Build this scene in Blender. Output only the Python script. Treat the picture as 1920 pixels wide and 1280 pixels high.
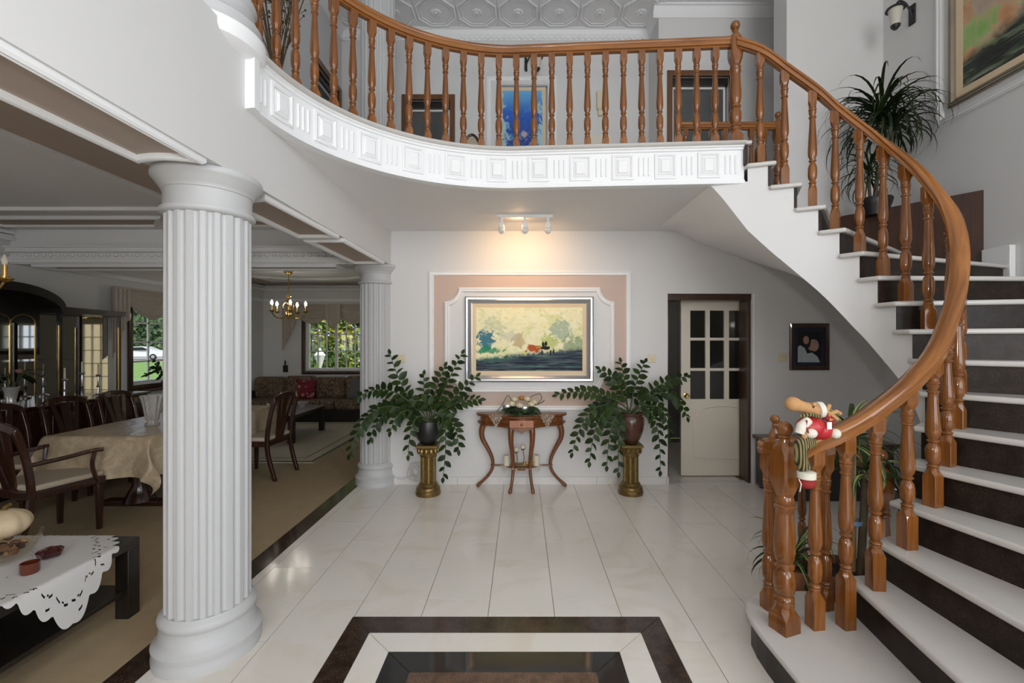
import bpy, math, random
from mathutils import Vector, Matrix
random.seed(7)
R = math.radians
PI = math.pi
for o in list(bpy.data.objects):
    bpy.data.objects.remove(o)
SC = bpy.context.scene
COL = SC.collection

# ------------------------------------------------------------ camera, world, lights, exposure
F = 840.0            # focal length in pixels of the 1920 wide frame
EYE = 1.55
cd = bpy.data.cameras.new('camera'); cam = bpy.data.objects.new('camera', cd); COL.objects.link(cam)
cam.location = (0, 0, EYE); cam.rotation_euler = (R(90), 0, 0)
cd.sensor_width = 36; cd.lens = F / 1920 * 36; cd.shift_x = -18 / 1920; cd.clip_start = 0.02; cd.clip_end = 300
SC.camera = cam
SC.view_settings.view_transform = 'Standard'; SC.view_settings.look = 'None'
SC.view_settings.gamma = 1; SC.view_settings.use_curve_mapping = False
SC.view_settings.exposure = 0.0
w = bpy.data.worlds.new('world'); SC.world = w; w.use_nodes = True
bg = w.node_tree.nodes['Background']; bg.inputs[0].default_value = (0.75, 0.86, 1.0, 1); bg.inputs[1].default_value = 1.3

def lamp(name, kind, loc, power, color=(1, 1, 1), rot=(0, 0, 0), size=None, size_y=None, radius=None):
    l = bpy.data.lights.new(name, kind); l.energy = power; l.color = color
    if kind == 'AREA':
        l.shape = 'RECTANGLE'; l.size = size; l.size_y = size_y or size
    if radius is not None: l.shadow_soft_size = radius
    o = bpy.data.objects.new(name, l); COL.objects.link(o); o.location = loc; o.rotation_euler = rot
    return o
# the photographer's flash just above the lens, then unseen fill lamps added behind and at right
lamp('camera_flash', 'POINT', (0, -0.12, 1.93), 62, (1.0, 0.97, 0.93), radius=0.07)
lamp('rear_fill', 'AREA', (1.2, -8.8, 3.2), 325, (1.0, 0.985, 0.965), (R(90), 0, 0), 4.6, 4.8)
lamp('side_fill', 'AREA', (3.85, -1.7, 2.7), 125, (0.80, 0.90, 1.0), (R(90), 0, R(75)), 2.5, 3.5)  # added cool fill from the right; the window around it is invented
sun = lamp('sun', 'SUN', (-20, 30, 40), 3.0, (1, 0.95, 0.85), (0, 0, 0))
sun.rotation_euler = Vector((-.62, .42, -.66)).to_track_quat('-Z', 'Y').to_euler()
sun.data.angle = R(1)

# ------------------------------------------------------------ mesh helpers
class MB:
    def __init__(s): s.v = []; s.f = []
    def add(s, vs, fs):
        b = len(s.v); s.v += [tuple(x) for x in vs]; s.f += [tuple(b + i for i in f) for f in fs]; return s
    def box(s, x0, x1, y0, y1, z0, z1):
        if x0 > x1: x0, x1 = x1, x0
        if y0 > y1: y0, y1 = y1, y0
        if z0 > z1: z0, z1 = z1, z0
        return s.add([(x0,y0,z0),(x1,y0,z0),(x1,y1,z0),(x0,y1,z0),(x0,y0,z1),(x1,y0,z1),(x1,y1,z1),(x0,y1,z1)],
              [(0,3,2,1),(4,5,6,7),(0,1,5,4),(1,2,6,5),(2,3,7,6),(3,0,4,7)])
    def obox(s, c, half, ax=None):
        # oriented box: c centre, half sizes, ax 3x3 matrix columns
        M = ax or Matrix.Identity(3); c = Vector(c); vs = []
        for z in (-1, 1):
            for x, y in ((-1,-1),(1,-1),(1,1),(-1,1)):
                vs.append(c + M @ Vector((x*half[0], y*half[1], z*half[2])))
        return s.add(vs, [(0,3,2,1),(4,5,6,7),(0,1,5,4),(1,2,6,5),(2,3,7,6),(3,0,4,7)])
    def lathe(s, prof, seg=20, c=(0,0,0), cap=True, axis=None, a0=0):
        # prof list of (r,z)
        M = axis.to_3x3() if axis is not None else None
        vs = []; n = len(prof)
        for r, z in prof:
            for k in range(seg):
                a = a0 + 2*PI*k/seg; p = Vector((r*math.cos(a), r*math.sin(a), z))
                if M: p = M @ p
                vs.append(p + Vector(c))
        fs = []
        for i in range(n-1):
            for k in range(seg):
                k2 = (k+1) % seg
                fs.append((i*seg+k, i*seg+k2, (i+1)*seg+k2, (i+1)*seg+k))
        if cap:
            fs.append(tuple(range(seg-1, -1, -1))); fs.append(tuple((n-1)*seg+k for k in range(seg)))
        return s.add(vs, fs)
    def loft(s, rings, closed=True, cap=True):
        n = len(rings[0]); vs = [p for r in rings for p in r]; fs = []
        for i in range(len(rings)-1):
            for k in range(n if closed else n-1):
                k2 = (k+1) % n
                fs.append((i*n+k, i*n+k2, (i+1)*n+k2, (i+1)*n+k))
        if cap and closed:
            fs.append(tuple(range(n-1, -1, -1))); fs.append(tuple((len(rings)-1)*n+k for k in range(n)))
        return s.add(vs, fs)
    def tube(s, pts, rad, seg=8, cap=True):
        pts = [Vector(p) for p in pts]; rings = []
        if not hasattr(rad, '__len__'): rad = [rad]*len(pts)
        up = Vector((0,0,1)); last = None
        for i, p in enumerate(pts):
            t = (pts[min(i+1,len(pts)-1)] - pts[max(i-1,0)]).normalized()
            if last is None:
                ref = up if abs(t.z) < .9 else Vector((1,0,0)); u = t.cross(ref).normalized()
            else:
                u = last - t*last.dot(t)
                u = u.normalized() if u.length > 1e-6 else t.orthogonal().normalized()
            last = u; vv = t.cross(u)
            rings.append([p + (u*math.cos(2*PI*k/seg) + vv*math.sin(2*PI*k/seg))*rad[i] for k in range(seg)])
        return s.loft(rings, True, cap)
    def prism(s, poly, z0, z1):
        a = sum(poly[i][0]*poly[(i+1)%len(poly)][1]-poly[(i+1)%len(poly)][0]*poly[i][1] for i in range(len(poly)))
        if a < 0: poly = poly[::-1]
        n = len(poly); vs = [(x,y,z0) for x,y in poly] + [(x,y,z1) for x,y in poly]
        fs = [tuple(range(n-1,-1,-1)), tuple(range(n,2*n))] + [(k,(k+1)%n,n+(k+1)%n,n+k) for k in range(n)]
        return s.add(vs, fs)
    def wprism(s, o, u, v, n, poly, d0, d1):
        # polygon in the plane (o,u,v) given thickness d0..d1 along n
        o, u, v, n = Vector(o), Vector(u), Vector(v), Vector(n); m = len(poly)
        vs = [o+u*a+v*b+n*d0 for a,b in poly] + [o+u*a+v*b+n*d1 for a,b in poly]
        fs = [tuple(range(m-1,-1,-1)), tuple(range(m,2*m))] + [(k,(k+1)%m,m+(k+1)%m,m+k) for k in range(m)]
        return s.add(vs, fs)
    def frame(s, o, u, v, n, poly, prof, closed=True):
        # moulding swept round a polygon; prof list of (inward offset, height along n)
        o, u, v, n = Vector(o), Vector(u), Vector(v), Vector(n); m = len(poly); rings = []
        P = [Vector((a,b)) for a,b in poly]
        ar = sum(P[i].x*P[(i+1)%m].y-P[(i+1)%m].x*P[i].y for i in range(m)); sg = 1 if ar > 0 else -1
        for i in range(m):
            e0 = (P[i]-P[i-1]).normalized() if (closed or i > 0) else (P[1]-P[0]).normalized()
            e1 = (P[(i+1)%m]-P[i]).normalized() if (closed or i < m-1) else e0
            n0 = Vector((-e0.y,e0.x))*sg; n1 = Vector((-e1.y,e1.x))*sg
            mt = n0+n1; mt = mt/max(.25, mt.dot(n0)) if mt.length > 1e-6 else n0
            rings.append([o+u*(P[i].x+mt.x*a)+v*(P[i].y+mt.y*a)+n*h for a,h in prof])
        if closed: rings.append(rings[0])
        return s.loft(rings, True, not closed)
    def sweep(s, path, prof, cap=True):
        # prof (lateral, vertical) kept upright along a 3D path
        path = [Vector(p) for p in path]; rings = []
        for i, p in enumerate(path):
            a = path[max(i-1,0)]; b = path[min(i+1,len(path)-1)]
            t = Vector((b.x-a.x, b.y-a.y, 0))
            t = t.normalized() if t.length > 1e-6 else Vector((1,0,0)); nr = Vector((t.y,-t.x,0))
            rings.append([p+nr*q[0]+Vector((0,0,q[1])) for q in prof])
        return s.loft(rings, True, cap)
    def ball(s, c, r, seg=14, rows=8, M=None):
        if not hasattr(r, '__len__'): r = (r,r,r)
        vs = []; fs = []
        for i in range(1, rows):
            a = PI*i/rows
            for k in range(seg):
                b = 2*PI*k/seg; p = Vector((r[0]*math.sin(a)*math.cos(b), r[1]*math.sin(a)*math.sin(b), r[2]*math.cos(a)))
                vs.append((M @ p if M else p)+Vector(c))
        top = Vector((0,0,r[2])); bot = -top
        vs.append((M@top if M else top)+Vector(c)); vs.append((M@bot if M else bot)+Vector(c))
        T = len(vs)-2; B = len(vs)-1
        for i in range(rows-2):
            for k in range(seg):
                k2=(k+1)%seg; fs.append((i*seg+k,(i+1)*seg+k,(i+1)*seg+k2,i*seg+k2))
        for k in range(seg):
            k2=(k+1)%seg; fs.append((T,k,k2)); fs.append((B,(rows-2)*seg+k2,(rows-2)*seg+k))
        return s.add(vs, fs)
    def grid(s, fn, nu, nv):
        vs = [fn(i/nu, j/nv) for j in range(nv+1) for i in range(nu+1)]
        fs = [(j*(nu+1)+i, j*(nu+1)+i+1, (j+1)*(nu+1)+i+1, (j+1)*(nu+1)+i) for j in range(nv) for i in range(nu)]
        return s.add(vs, fs)
    def mesh(s, name, mat=None, smooth=True, angle=38):
        me = bpy.data.meshes.new(name); me.from_pydata(s.v, [], s.f)
        if mat: me.materials.append(mat)
        if smooth:
            me.polygons.foreach_set('use_smooth', [True]*len(me.polygons))
            me.set_sharp_from_angle(angle=R(angle))
        me.update(); return me
def link(name, me, parent=None, world=False, loc=None, rz=None):
    o = bpy.data.objects.new(name, me); COL.objects.link(o)
    if parent is not None:
        o.parent = parent
        if world: o.matrix_parent_inverse = Matrix.Translation(-Vector(parent.location))
    if loc is not None: o.location = loc
    if rz is not None: o.rotation_euler = (0,0,rz)
    return o
def build(name, mb, mat, parent=None, world=False, smooth=True, angle=38, bevel=0, seg=2, loc=None, rz=None):
    o = link(name, mb.mesh(name, mat, smooth, angle), parent, world, loc, rz)
    if bevel:
        b = o.modifiers.new('bevel','BEVEL'); b.width = bevel; b.segments = seg; b.limit_method='ANGLE'; b.angle_limit=R(40)
    return o
def rail(path, prof, parent):
    # handrail whose grain follows its length
    o = build('handrail', MB().sweep(path, prof), M['oakx'], parent, True, angle=50)
    n = len(prof); s = 0.0; vals = []
    for i, p in enumerate(path):
        if i: s += (Vector(p)-Vector(path[i-1])).length
        for q in prof: vals += [s, q[0], q[1]]
    at = o.data.attributes.new('grain', 'FLOAT_VECTOR', 'POINT'); at.data.foreach_set('vector', vals)
    return o
def tag(o, label, cat=None, group=None, kind=None):
    o['label'] = label
    if cat: o['category'] = cat
    if group: o['group'] = group
    if kind: o['kind'] = kind
    return o
def struct(name, mb, mat, label, smooth=True, bevel=0):
    o = build(name, mb, mat, smooth=smooth, bevel=bevel); o['kind']='structure'; o['label']=label; return o
def thing(name, label, cat, loc=(0,0,0), rz=0, group=None):
    o = bpy.data.objects.new(name, None); COL.objects.link(o); o.location = loc; o.rotation_euler=(0,0,rz)
    o.empty_display_size = .1
    return tag(o, label, cat, group)
def copy_tree(src, loc, rz, label, group=None):
    c = src.copy(); COL.objects.link(c); c.location = loc; c.rotation_euler = (0,0,rz); c['label'] = label
    if group: c['group'] = group
    for ch in list(src.children):
        d = ch.copy(); COL.objects.link(d); d.parent = c
        for g in list(ch.children):
            e = g.copy(); COL.objects.link(e); e.parent = d
    return c
def catmull(pts, k=6):
    P = [Vector(p) for p in pts]; out = []
    for i in range(len(P)-1):
        a = P[max(i-1,0)]; b = P[i]; c = P[i+1]; d = P[min(i+2,len(P)-1)]
        for j in range(k):
            t = j/k
            out.append(.5*((2*b)+(c-a)*t+(2*a-5*b+4*c-d)*t*t+(3*b-a-3*c+d)*t**3))
    out.append(P[-1]); return out
def interp(x, xs, ys):
    if x <= xs[0]: return ys[0]
    for i in range(len(xs)-1):
        if x <= xs[i+1]: return ys[i]+(ys[i+1]-ys[i])*(x-xs[i])/(xs[i+1]-xs[i])
    return ys[-1]
def rect(a0, a1, b0, b1): return [(a0,b0),(a1,b0),(a1,b1),(a0,b1)]

# ------------------------------------------------------------ materials
class NT:
    def __init__(s, name):
        s.m = bpy.data.materials.new(name); s.m.use_nodes = True; s.t = s.m.node_tree
        s.b = s.t.nodes['Principled BSDF']
    def n(s, typ, **kw):
        x = s.t.nodes.new(typ)
        for k, v in kw.items(): setattr(x, k, v)
        return x
    def lk(s, a, b): s.t.links.new(a, b)
    def put(s, sock, val):
        if hasattr(val, 'is_linked') or isinstance(val, bpy.types.NodeSocket): s.lk(val, sock)
        else:
            if hasattr(val,'__len__') and len(val)==3 and sock.type=='RGBA': val = (*val,1)
            sock.default_value = val
    def coord(s, kind='Object'): return s.n('ShaderNodeTexCoord').outputs[kind]
    def mapping(s, vec, scale=(1,1,1), loc=(0,0,0), rot=(0,0,0)):
        x = s.n('ShaderNodeMapping'); s.lk(vec, x.inputs[0]); x.inputs[1].default_value=loc; x.inputs[2].default_value=rot; x.inputs[3].default_value=scale
        return x.outputs[0]
    def noise(s, vec, scale, detail=3, rough=.5, dist=0, out=0):
        x = s.n('ShaderNodeTexNoise'); s.lk(vec, x.inputs['Vector']); x.inputs['Scale'].default_value=scale
        x.inputs['Detail'].default_value=detail; x.inputs['Roughness'].default_value=rough; x.inputs['Distortion'].default_value=dist
        return x.outputs[out]
    def voro(s, vec, scale, feature='F1', out='Distance'):
        x = s.n('ShaderNodeTexVoronoi', feature=feature); s.lk(vec, x.inputs['Vector']); x.inputs['Scale'].default_value=scale
        return x.outputs[out]
    def math(s, op, a, b=0.0, c=None, clamp=False):
        x = s.n('ShaderNodeMath', operation=op, use_clamp=clamp); s.put(x.inputs[0], a); s.put(x.inputs[1], b)
        if c is not None: s.put(x.inputs[2], c)
        return x.outputs[0]
    def mix(s, f, a, b):
        x = s.n('ShaderNodeMix', data_type='RGBA'); s.put(x.inputs[0], f); s.put(x.inputs[6], a); s.put(x.inputs[7], b)
        return x.outputs[2]
    def ramp(s, fac, stops, interp_='LINEAR'):
        x = s.n('ShaderNodeValToRGB'); s.lk(fac, x.inputs[0]); e = x.color_ramp; e.interpolation = interp_
        while len(e.elements) < len(stops): e.elements.new(.5)
        for el, (p, c) in zip(e.elements, stops): el.position = p; el.color = (*c, 1) if len(c)==3 else c
        return x.outputs[0]
    def sep(s, vec):
        x = s.n('ShaderNodeSeparateXYZ'); s.lk(vec, x.inputs[0]); return x.outputs
    def step(s, a, e0, e1):
        x = s.n('ShaderNodeMapRange', interpolation_type='SMOOTHSTEP'); s.put(x.inputs[0], a)
        x.inputs[1].default_value=e0; x.inputs[2].default_value=e1; return x.outputs[0]
    def bump(s, h, strength=.2, dist=.01):
        x = s.n('ShaderNodeBump'); s.lk(h, x.inputs['Height']); x.inputs['Strength'].default_value=strength; x.inputs['Distance'].default_value=dist
        s.lk(x.outputs[0], s.b.inputs['Normal'])
    def fin(s, col=None, rough=.5, metal=0, spec=.5, coat=0, trans=0, emit=None, es=0, ior=None):
        if col is not None: s.put(s.b.inputs['Base Color'], col)
        s.put(s.b.inputs['Roughness'], rough); s.b.inputs['Metallic'].default_value=metal
        s.b.inputs['Specular IOR Level'].default_value=spec; s.b.inputs['Coat Weight'].default_value=coat
        s.b.inputs['Transmission Weight'].default_value=trans
        if ior: s.b.inputs['IOR'].default_value=ior
        if emit: s.put(s.b.inputs['Emission Color'], emit); s.b.inputs['Emission Strength'].default_value=es
        return s.m
def plain(name, col, rough=.5, metal=0, spec=.5, coat=0, noise=.06, nscale=6, bump=0, bscale=200, **kw):
    t = NT(name); c = t.coord()
    n = t.noise(c, nscale, 3)
    cc = t.mix(n, tuple(x*(1-noise) for x in col), tuple(min(1,x*(1+noise)) for x in col))
    if bump: t.bump(t.noise(c, bscale, 2), bump, .003)
    return t.fin(cc, rough, metal, spec, coat, **kw)
def wood(name, c1, c2, rough=.25, coat=.5, scale=1.0, axis='Z', c3=None, attr=None):
    t = NT(name); c = t.coord()
    if attr: a_ = t.n('ShaderNodeAttribute'); a_.attribute_name = attr; c = a_.outputs['Vector']
    rnd = t.n('ShaderNodeObjectInfo').outputs['Random']
    sc = {'Z':(30,30,2.2),'X':(2.2,30,30),'Y':(30,2.2,30)}[axis]
    m = t.mapping(c, tuple(v*scale for v in sc))
    n = t.noise(m, 1.0, 5, .6, .6)
    col = t.ramp(n, [(.3,c1),(.52,tuple((a+b)/2 for a,b in zip(c1,c2))),(.72,c2)])
    tint = t.mix(t.math('MULTIPLY', rnd, .35), col, c3 or tuple(x*.8 for x in c1))
    t.bump(n, .06, .002)
    return t.fin(tint, rough, 0, .5, coat)
def granite(name, c1, c2, c3, rough=.12):
    t = NT(name); c = t.coord()
    a = t.noise(c, 140, 4, .7); b = t.noise(c, 16, 3); sp = t.voro(c, 240)
    col = t.ramp(a, [(.35,c1),(.55,c2),(.7,c3)])
    col = t.mix(t.step(b, .35, .75), col, c1)
    col = t.mix(t.math('MULTIPLY', t.step(sp, .16, .05), .6), col, c3)
    return t.fin(col, rough, 0, .5)
def marble(name, base, vein, rough=.14, stain=.5):
    t = NT(name); c = t.coord()
    rnd = t.n('ShaderNodeObjectInfo').outputs['Random']
    cv = t.n('ShaderNodeCombineXYZ'); t.lk(t.math('MULTIPLY', rnd, 37.0), cv.inputs[0]); t.lk(t.math('MULTIPLY', rnd, 91.0), cv.inputs[1])
    va = t.n('ShaderNodeVectorMath', operation='ADD'); t.lk(c, va.inputs[0]); t.lk(cv.outputs[0], va.inputs[1]); p = va.outputs[0]
    n1 = t.noise(p, 1.8, 5, .6, 1.2); n2 = t.noise(p, 9, 4, .6, .5)
    col = t.mix(t.math('MULTIPLY', t.step(n1, .5, .68), stain), base, vein)
    col = t.mix(t.math('MULTIPLY', t.step(n2, .55, .75), .18), col, tuple(x*.86 for x in base))
    col = t.mix(t.math('MULTIPLY', rnd, .22), col, tuple(x*.86 for x in base))
    return t.fin(col, rough, 0, .5)

M = {}
M['wall'] = plain('wall_paint', (.70,.69,.68), .62, noise=.012, nscale=3, bump=.05, bscale=160)
M['trimwhite'] = plain('trim_paint', (.86,.86,.86), .42, noise=.012)
M['column'] = plain('column_paint', (.52,.52,.52), .5, noise=.012)
M['ceil'] = plain('ceiling_paint', (.84,.83,.83), .7, noise=.015)
M['taupe'] = plain('taupe_paint', (.47,.38,.32), .6, noise=.02, bump=.04)
M['rose'] = plain('rose_beige_paint', (.58,.44,.37), .6, noise=.02, bump=.04)
M['tile'] = marble('white_marble_tile', (.80,.765,.71), (.66,.56,.45), .13, .35)
M['tread'] = marble('tread_marble', (.60,.575,.545), (.47,.42,.37), .2, .25)
M['skirt'] = marble('skirting_marble', (.74,.72,.70), (.55,.45,.38), .2, .4)
M['grout'] = plain('grout', (.24,.20,.155), .8)
M['brown'] = granite('brown_granite', (.022,.012,.008), (.055,.032,.021), (.13,.08,.052), .12)
M['brownpale'] = granite('brown_granite_centre', (.06,.03,.016), (.14,.075,.042), (.24,.14,.09), .14)
M['black'] = granite('black_granite', (.004,.004,.004), (.008,.008,.008), (.02,.02,.02), .07)
M['oak'] = wood('varnished_oak', (.135,.043,.008), (.33,.122,.028), .14, .25)
M['riser'] = granite('riser_granite', (.010,.006,.004), (.026,.016,.011), (.075,.046,.032), .38)
M['riser'].node_tree.nodes['Principled BSDF'].inputs['Specular IOR Level'].default_value=.3
M['oakx'] = wood('varnished_oak_rail', (.17,.056,.010), (.40,.155,.036), .2, .25, 1.0, 'X', attr='grain')
M['console'] = wood('console_wood', (.12,.036,.008), (.26,.085,.020), .28, .3)
M['dark'] = wood('dark_mahogany', (.022,.008,.005), (.07,.022,.012), .22, .5)
M['wenge'] = wood('wenge', (.008,.006,.005), (.02,.014,.011), .35, .2)
M['doorwood'] = wood('door_frame_wood', (.03,.013,.006), (.085,.036,.016), .3, .3)
M['upwood'] = wood('brown_door_wood', (.10,.042,.014), (.2,.09,.035), .35, .2)
M['panelwood'] = wood('mahogany_panel', (.03,.011,.005), (.085,.028,.010), .45, .0)
M['cream'] = plain('cream_door_paint', (.78,.71,.60), .4, noise=.015)
M['carpet'] = plain('beige_carpet', (.39,.295,.175), .95, noise=.12, nscale=8, bump=.5, bscale=400)
M['rug'] = plain('cream_rug', (.52,.47,.36), .95, noise=.08, bump=.4, bscale=500)
M['rugdark'] = plain('olive_rug_border', (.14,.14,.09), .95, noise=.08)
M['brass'] = plain('polished_brass', (.75,.5,.17), .18, 1, noise=.08)
M['bronze'] = plain('antique_gold', (.21,.14,.045), .38, .7, noise=.5, nscale=25, bump=.3, bscale=90)
M['silver'] = plain('brushed_silver', (.62,.62,.64), .28, 1, noise=.1)
M['pewter'] = plain('pewter_gold', (.30,.26,.19), .35, .8, noise=.2)
M['linen'] = plain('linen_mat', (.74,.58,.38), .8, noise=.05)
M['pot'] = plain('brown_glazed_pot', (.07,.026,.014), .25, 0, .5, .3, noise=.3, nscale=10)
M['potdark'] = plain('dark_pot', (.012,.010,.010), .35, noise=.2)
M['soil'] = plain('soil', (.03,.02,.013), .95, noise=.4, nscale=40)
M['stem'] = plain('plant_stem', (.045,.065,.02), .5, noise=.2)
M['plate'] = plain('ivory_plastic', (.72,.63,.42), .4, noise=.02)
M['plastic'] = plain('white_plastic', (.8,.79,.76), .35, noise=.02)
M['iron'] = plain('black_iron', (.01,.01,.01), .45, noise=.2)
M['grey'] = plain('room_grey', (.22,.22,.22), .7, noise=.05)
def leafmat(name, c1, c2, rough=.32):
    t = NT(name); rnd = t.n('ShaderNodeObjectInfo').outputs['Random']; n = t.noise(t.coord(), 14, 2)
    f = t.math('ADD', t.math('MULTIPLY', rnd, .7), t.math('MULTIPLY', n, .3))
    return t.fin(t.mix(f, c1, c2), rough+.12, 0, .22)
M['leaf'] = leafmat('zz_leaf', (.006,.016,.004), (.032,.062,.011))
M['strap'] = leafmat('strap_leaf', (.006,.014,.005), (.028,.05,.012))
def glassmat(name, col=(1,1,1), rough=0.0, mixf=.82):
    t = NT(name); g = t.n('ShaderNodeBsdfGlossy'); g.inputs[0].default_value=(1,1,1,1); g.inputs[1].default_value=rough+.02
    tr = t.n('ShaderNodeBsdfTransparent'); tr.inputs[0].default_value=(*col,1)
    lw = t.n('ShaderNodeLayerWeight'); lw.inputs[0].default_value=.5
    fr = t.n('ShaderNodeMath', operation='MULTIPLY_ADD'); t.lk(t.math('POWER', lw.outputs['Facing'], 5.0), fr.inputs[0]); fr.inputs[1].default_value=.7; fr.inputs[2].default_value=.03
    mx = t.n('ShaderNodeMixShader'); t.lk(fr.outputs[0], mx.inputs[0]); t.lk(tr.outputs[0], mx.inputs[1]); t.lk(g.outputs[0], mx.inputs[2])
    t.lk(mx.outputs[0], t.t.nodes['Material Output'].inputs[0]); return t.m
M['glass'] = glassmat('clear_glass')
M['smoke'] = glassmat('dim_door_glass', (.55,.55,.52), .02)
M['mirror'] = plain('tinted_mirror', (.62,.60,.57), .03, 1, noise=.01)
def emis(name, col, s):
    t = NT(name); return t.fin((*col,1)[:3], .4, emit=(*col,1), es=s)
# ------------------------------------------------------------ dimensions
BW = 4.867           # foyer face of the rear wall
WT = 0.25            # its thickness
RX = 3.93            # right wall
CZ = 2.75            # ceiling under the gallery
UF = 3.07            # upper floor level
UC = 6.0             # upper ceiling
BX = -1.42           # foyer face of the beam
LX = -5.48           # left wall of the living room
LB = 9.5             # far wall of the living room
RH = 3.07/17         # riser

# ------------------------------------------------------------ floor
fl = struct('floor', MB().box(-1.9, RX, -9.0, 7.2, -.06, -.004), M['grout'], 'white marble tiled foyer floor with thin grout joints')
IX0, IX1, IY1, IY0 = -.95, .775, 2.524, .55
TW, TL = .377, .754
def cut(r, h):
    x0,x1,y0,y1 = r; a0,a1,b0,b1 = h
    if x1<=a0 or x0>=a1 or y1<=b0 or y0>=b1: return [r]
    out=[]
    if y1>b1: out.append((x0,x1,b1,y1))
    if y0<b0: out.append((x0,x1,y0,b0))
    m0,m1=max(y0,b0),min(y1,b1)
    if x0<a0: out.append((x0,a0,m0,m1))
    if x1>a1: out.append((a1,x1,m0,m1))
    return out
full = None
for k in range(-5, 10):
    x0, x1 = -.19+TW*k, -.19+TW*(k+1)
    x0c, x1c = max(x0,-1.76), min(x1,RX)
    if x1c-x0c < .02: continue
    off = 3.07 if k % 2 == 0 else 3.451
    for j in range(-11, 6):
        y0, y1 = off+TL*j, off+TL*(j+1)
        ymax = 6.9 if (x0 > 1.3 and x1 < 2.7) else BW+.01
        y0c, y1c = max(y0,-4.5), min(y1,ymax)
        if y1c-y0c < .02: continue
        g = .0019
        rs = [r for r in cut((x0c+g,x1c-g,y0c+g,y1c-g),(IX0-g,IX1+g,IY0-g,IY1+g)) if r[1]-r[0]>.005 and r[3]-r[2]>.005]
        if not rs: continue
        whole = len(rs)==1 and abs(rs[0][1]-rs[0][0]-TW+2*g)<1e-5 and abs(rs[0][3]-rs[0][2]-TL+2*g)<1e-5
        cx,cy = (x0+x1)/2,(y0+y1)/2
        if whole:
            if full is None: full = MB().box(-TW/2+g,TW/2-g,-TL/2+g,TL/2-g,-.012,0).mesh('tile', M['tile'], False)
            link('tile', full, fl, loc=(cx,cy,0))
        else:
            mb = MB()
            for r in rs: mb.box(r[0]-cx,r[1]-cx,r[2]-cy,r[3]-cy,-.012,0)
            build('tile', mb, M['tile'], fl, smooth=False, loc=(cx,cy,0))
bands = [(0,.14,'brown','border_strip'),(.14,.285,'tile','border_strip'),(.285,.425,'black','border_strip')]
for a, b, m, nm in bands:
    o = rect(IX0+a,IX1-a,IY0+a,IY1-a); i = rect(IX0+b,IX1-b,IY0+b,IY1-b)
    for k in range(4):
        k2=(k+1)%4
        q=[o[k],o[k2],i[k2],i[k]]; c=(sum(p[0] for p in q)/4,sum(p[1] for p in q)/4)
        q=[(c[0]+(p[0]-c[0])*.998,c[1]+(p[1]-c[1])*.996) for p in q]
        build(nm, MB().prism(q,-.012,0.0005), M[m], fl, smooth=False)
b=.425; xm=(IX0+IX1)/2
for xa,xb in ((IX0+b,xm-.0012),(xm+.0012,IX1-b)):
    for ya,yb in ((IY0+b,1.52),(1.5224,IY1-b)):
        build('centre_slab', MB().box(xa,xb,ya,yb,-.012,.0005), M['brownpale'], fl, smooth=False)
for k in range(10):   # granite threshold along the carpet
    y0=-4.5+k*.96
    build('threshold_strip', MB().box(-1.905,-1.762,y0+.001,min(y0+.959,BW+.15),-.012,.002), M['brown'], fl, smooth=False)
build('entrance_slab',MB().box(-1.76,RX,-9.0,-4.502,-.012,0),M['tile'],fl,smooth=False)
struct('floor_carpet', MB().box(LX,-1.905,-9.0,LB,-.05,.004).box(-1.905,1.0,BW+.3,LB,-.05,.003), M['carpet'], 'beige fitted carpet of the dim living and dining room')

# ------------------------------------------------------------ walls
def holed(axis, pos, thick, a0, a1, z0, z1, holes):
    mb = MB(); xs = sorted({a0,a1,*[h[0] for h in holes],*[h[1] for h in holes]}); zs = sorted({z0,z1,*[h[2] for h in holes],*[h[3] for h in holes]})
    for i in range(len(xs)-1):
        for j in range(len(zs)-1):
            cx,cz=(xs[i]+xs[i+1])/2,(zs[j]+zs[j+1])/2
            if any(h[0]<cx<h[1] and h[2]<cz<h[3] for h in holes): continue
            if axis=='Y': mb.box(xs[i],xs[i+1],pos,pos+thick,zs[j],zs[j+1])
            else: mb.box(pos,pos+thick,xs[i],xs[i+1],zs[j],zs[j+1])
    return mb
DX0, DX1, DZ = 1.587, 2.53, 2.07
struct('wall_back', holed('Y', BW, WT, -1.5, RX, 0, UF-.02, [(DX0,DX1,0,DZ)]), M['wall'], 'white rear wall of the foyer with a doorway', False)
struct('wall_stairwell', MB().box(2.88,RX,BW,BW+WT,UF-.02,UC), M['wall'], 'tall white wall above the top of the stairs', False)
struct('wall_right', holed('X',RX,.2,-9.2,7.3,0,UC,[(-3.0,-.4,.9,4.5)]), M['wall'], 'tall white right wall beside the staircase', False)
struct('sun_blocker', MB().box(RX+.2,8.2,-6.2,.8,4.62,4.8), M['trimwhite'], 'unseen slab added outside the right wall to block the sun', False)  # added out of view, keeps sun from entering by the right wall opening
struct('wall_front', holed('Y',-9.2,.2,-5.7,RX+.2,0,UC,[(-1.1,2.3,0,5.3)]), M['wall'], 'white entrance wall behind the viewpoint', False)
W1=(6.3,7.7,.93,2.15); W2=(-4.58,-3.33,.93,2.12); DR=(-2.2,-1.45,0,2.06); W3=(-.6,.2,1.35,1.95)
struct('wall_left', holed('X',LX-.2,.2,-9.2,LB+.2,0,UF,[W1]), M['wall'], 'dim left wall of the dining room with a window', False)
struct('wall_living', holed('Y',LB,.2,LX,1.2,0,CZ,[W2,DR,W3]), M['wall'], 'dim far wall of the living room with a window', False)
struct('wall_kitchen', MB().box(1.0,1.2,BW+WT,LB,0,CZ), M['wall'], 'side wall of the kitchen end behind the foyer', False)
struct('wall_passage', MB().box(1.2,RX,7.2,7.4,0,CZ).box(3.0,3.2,BW+WT,7.2,0,CZ), M['grey'], 'grey wall of the dark passage behind the door', False)
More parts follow.
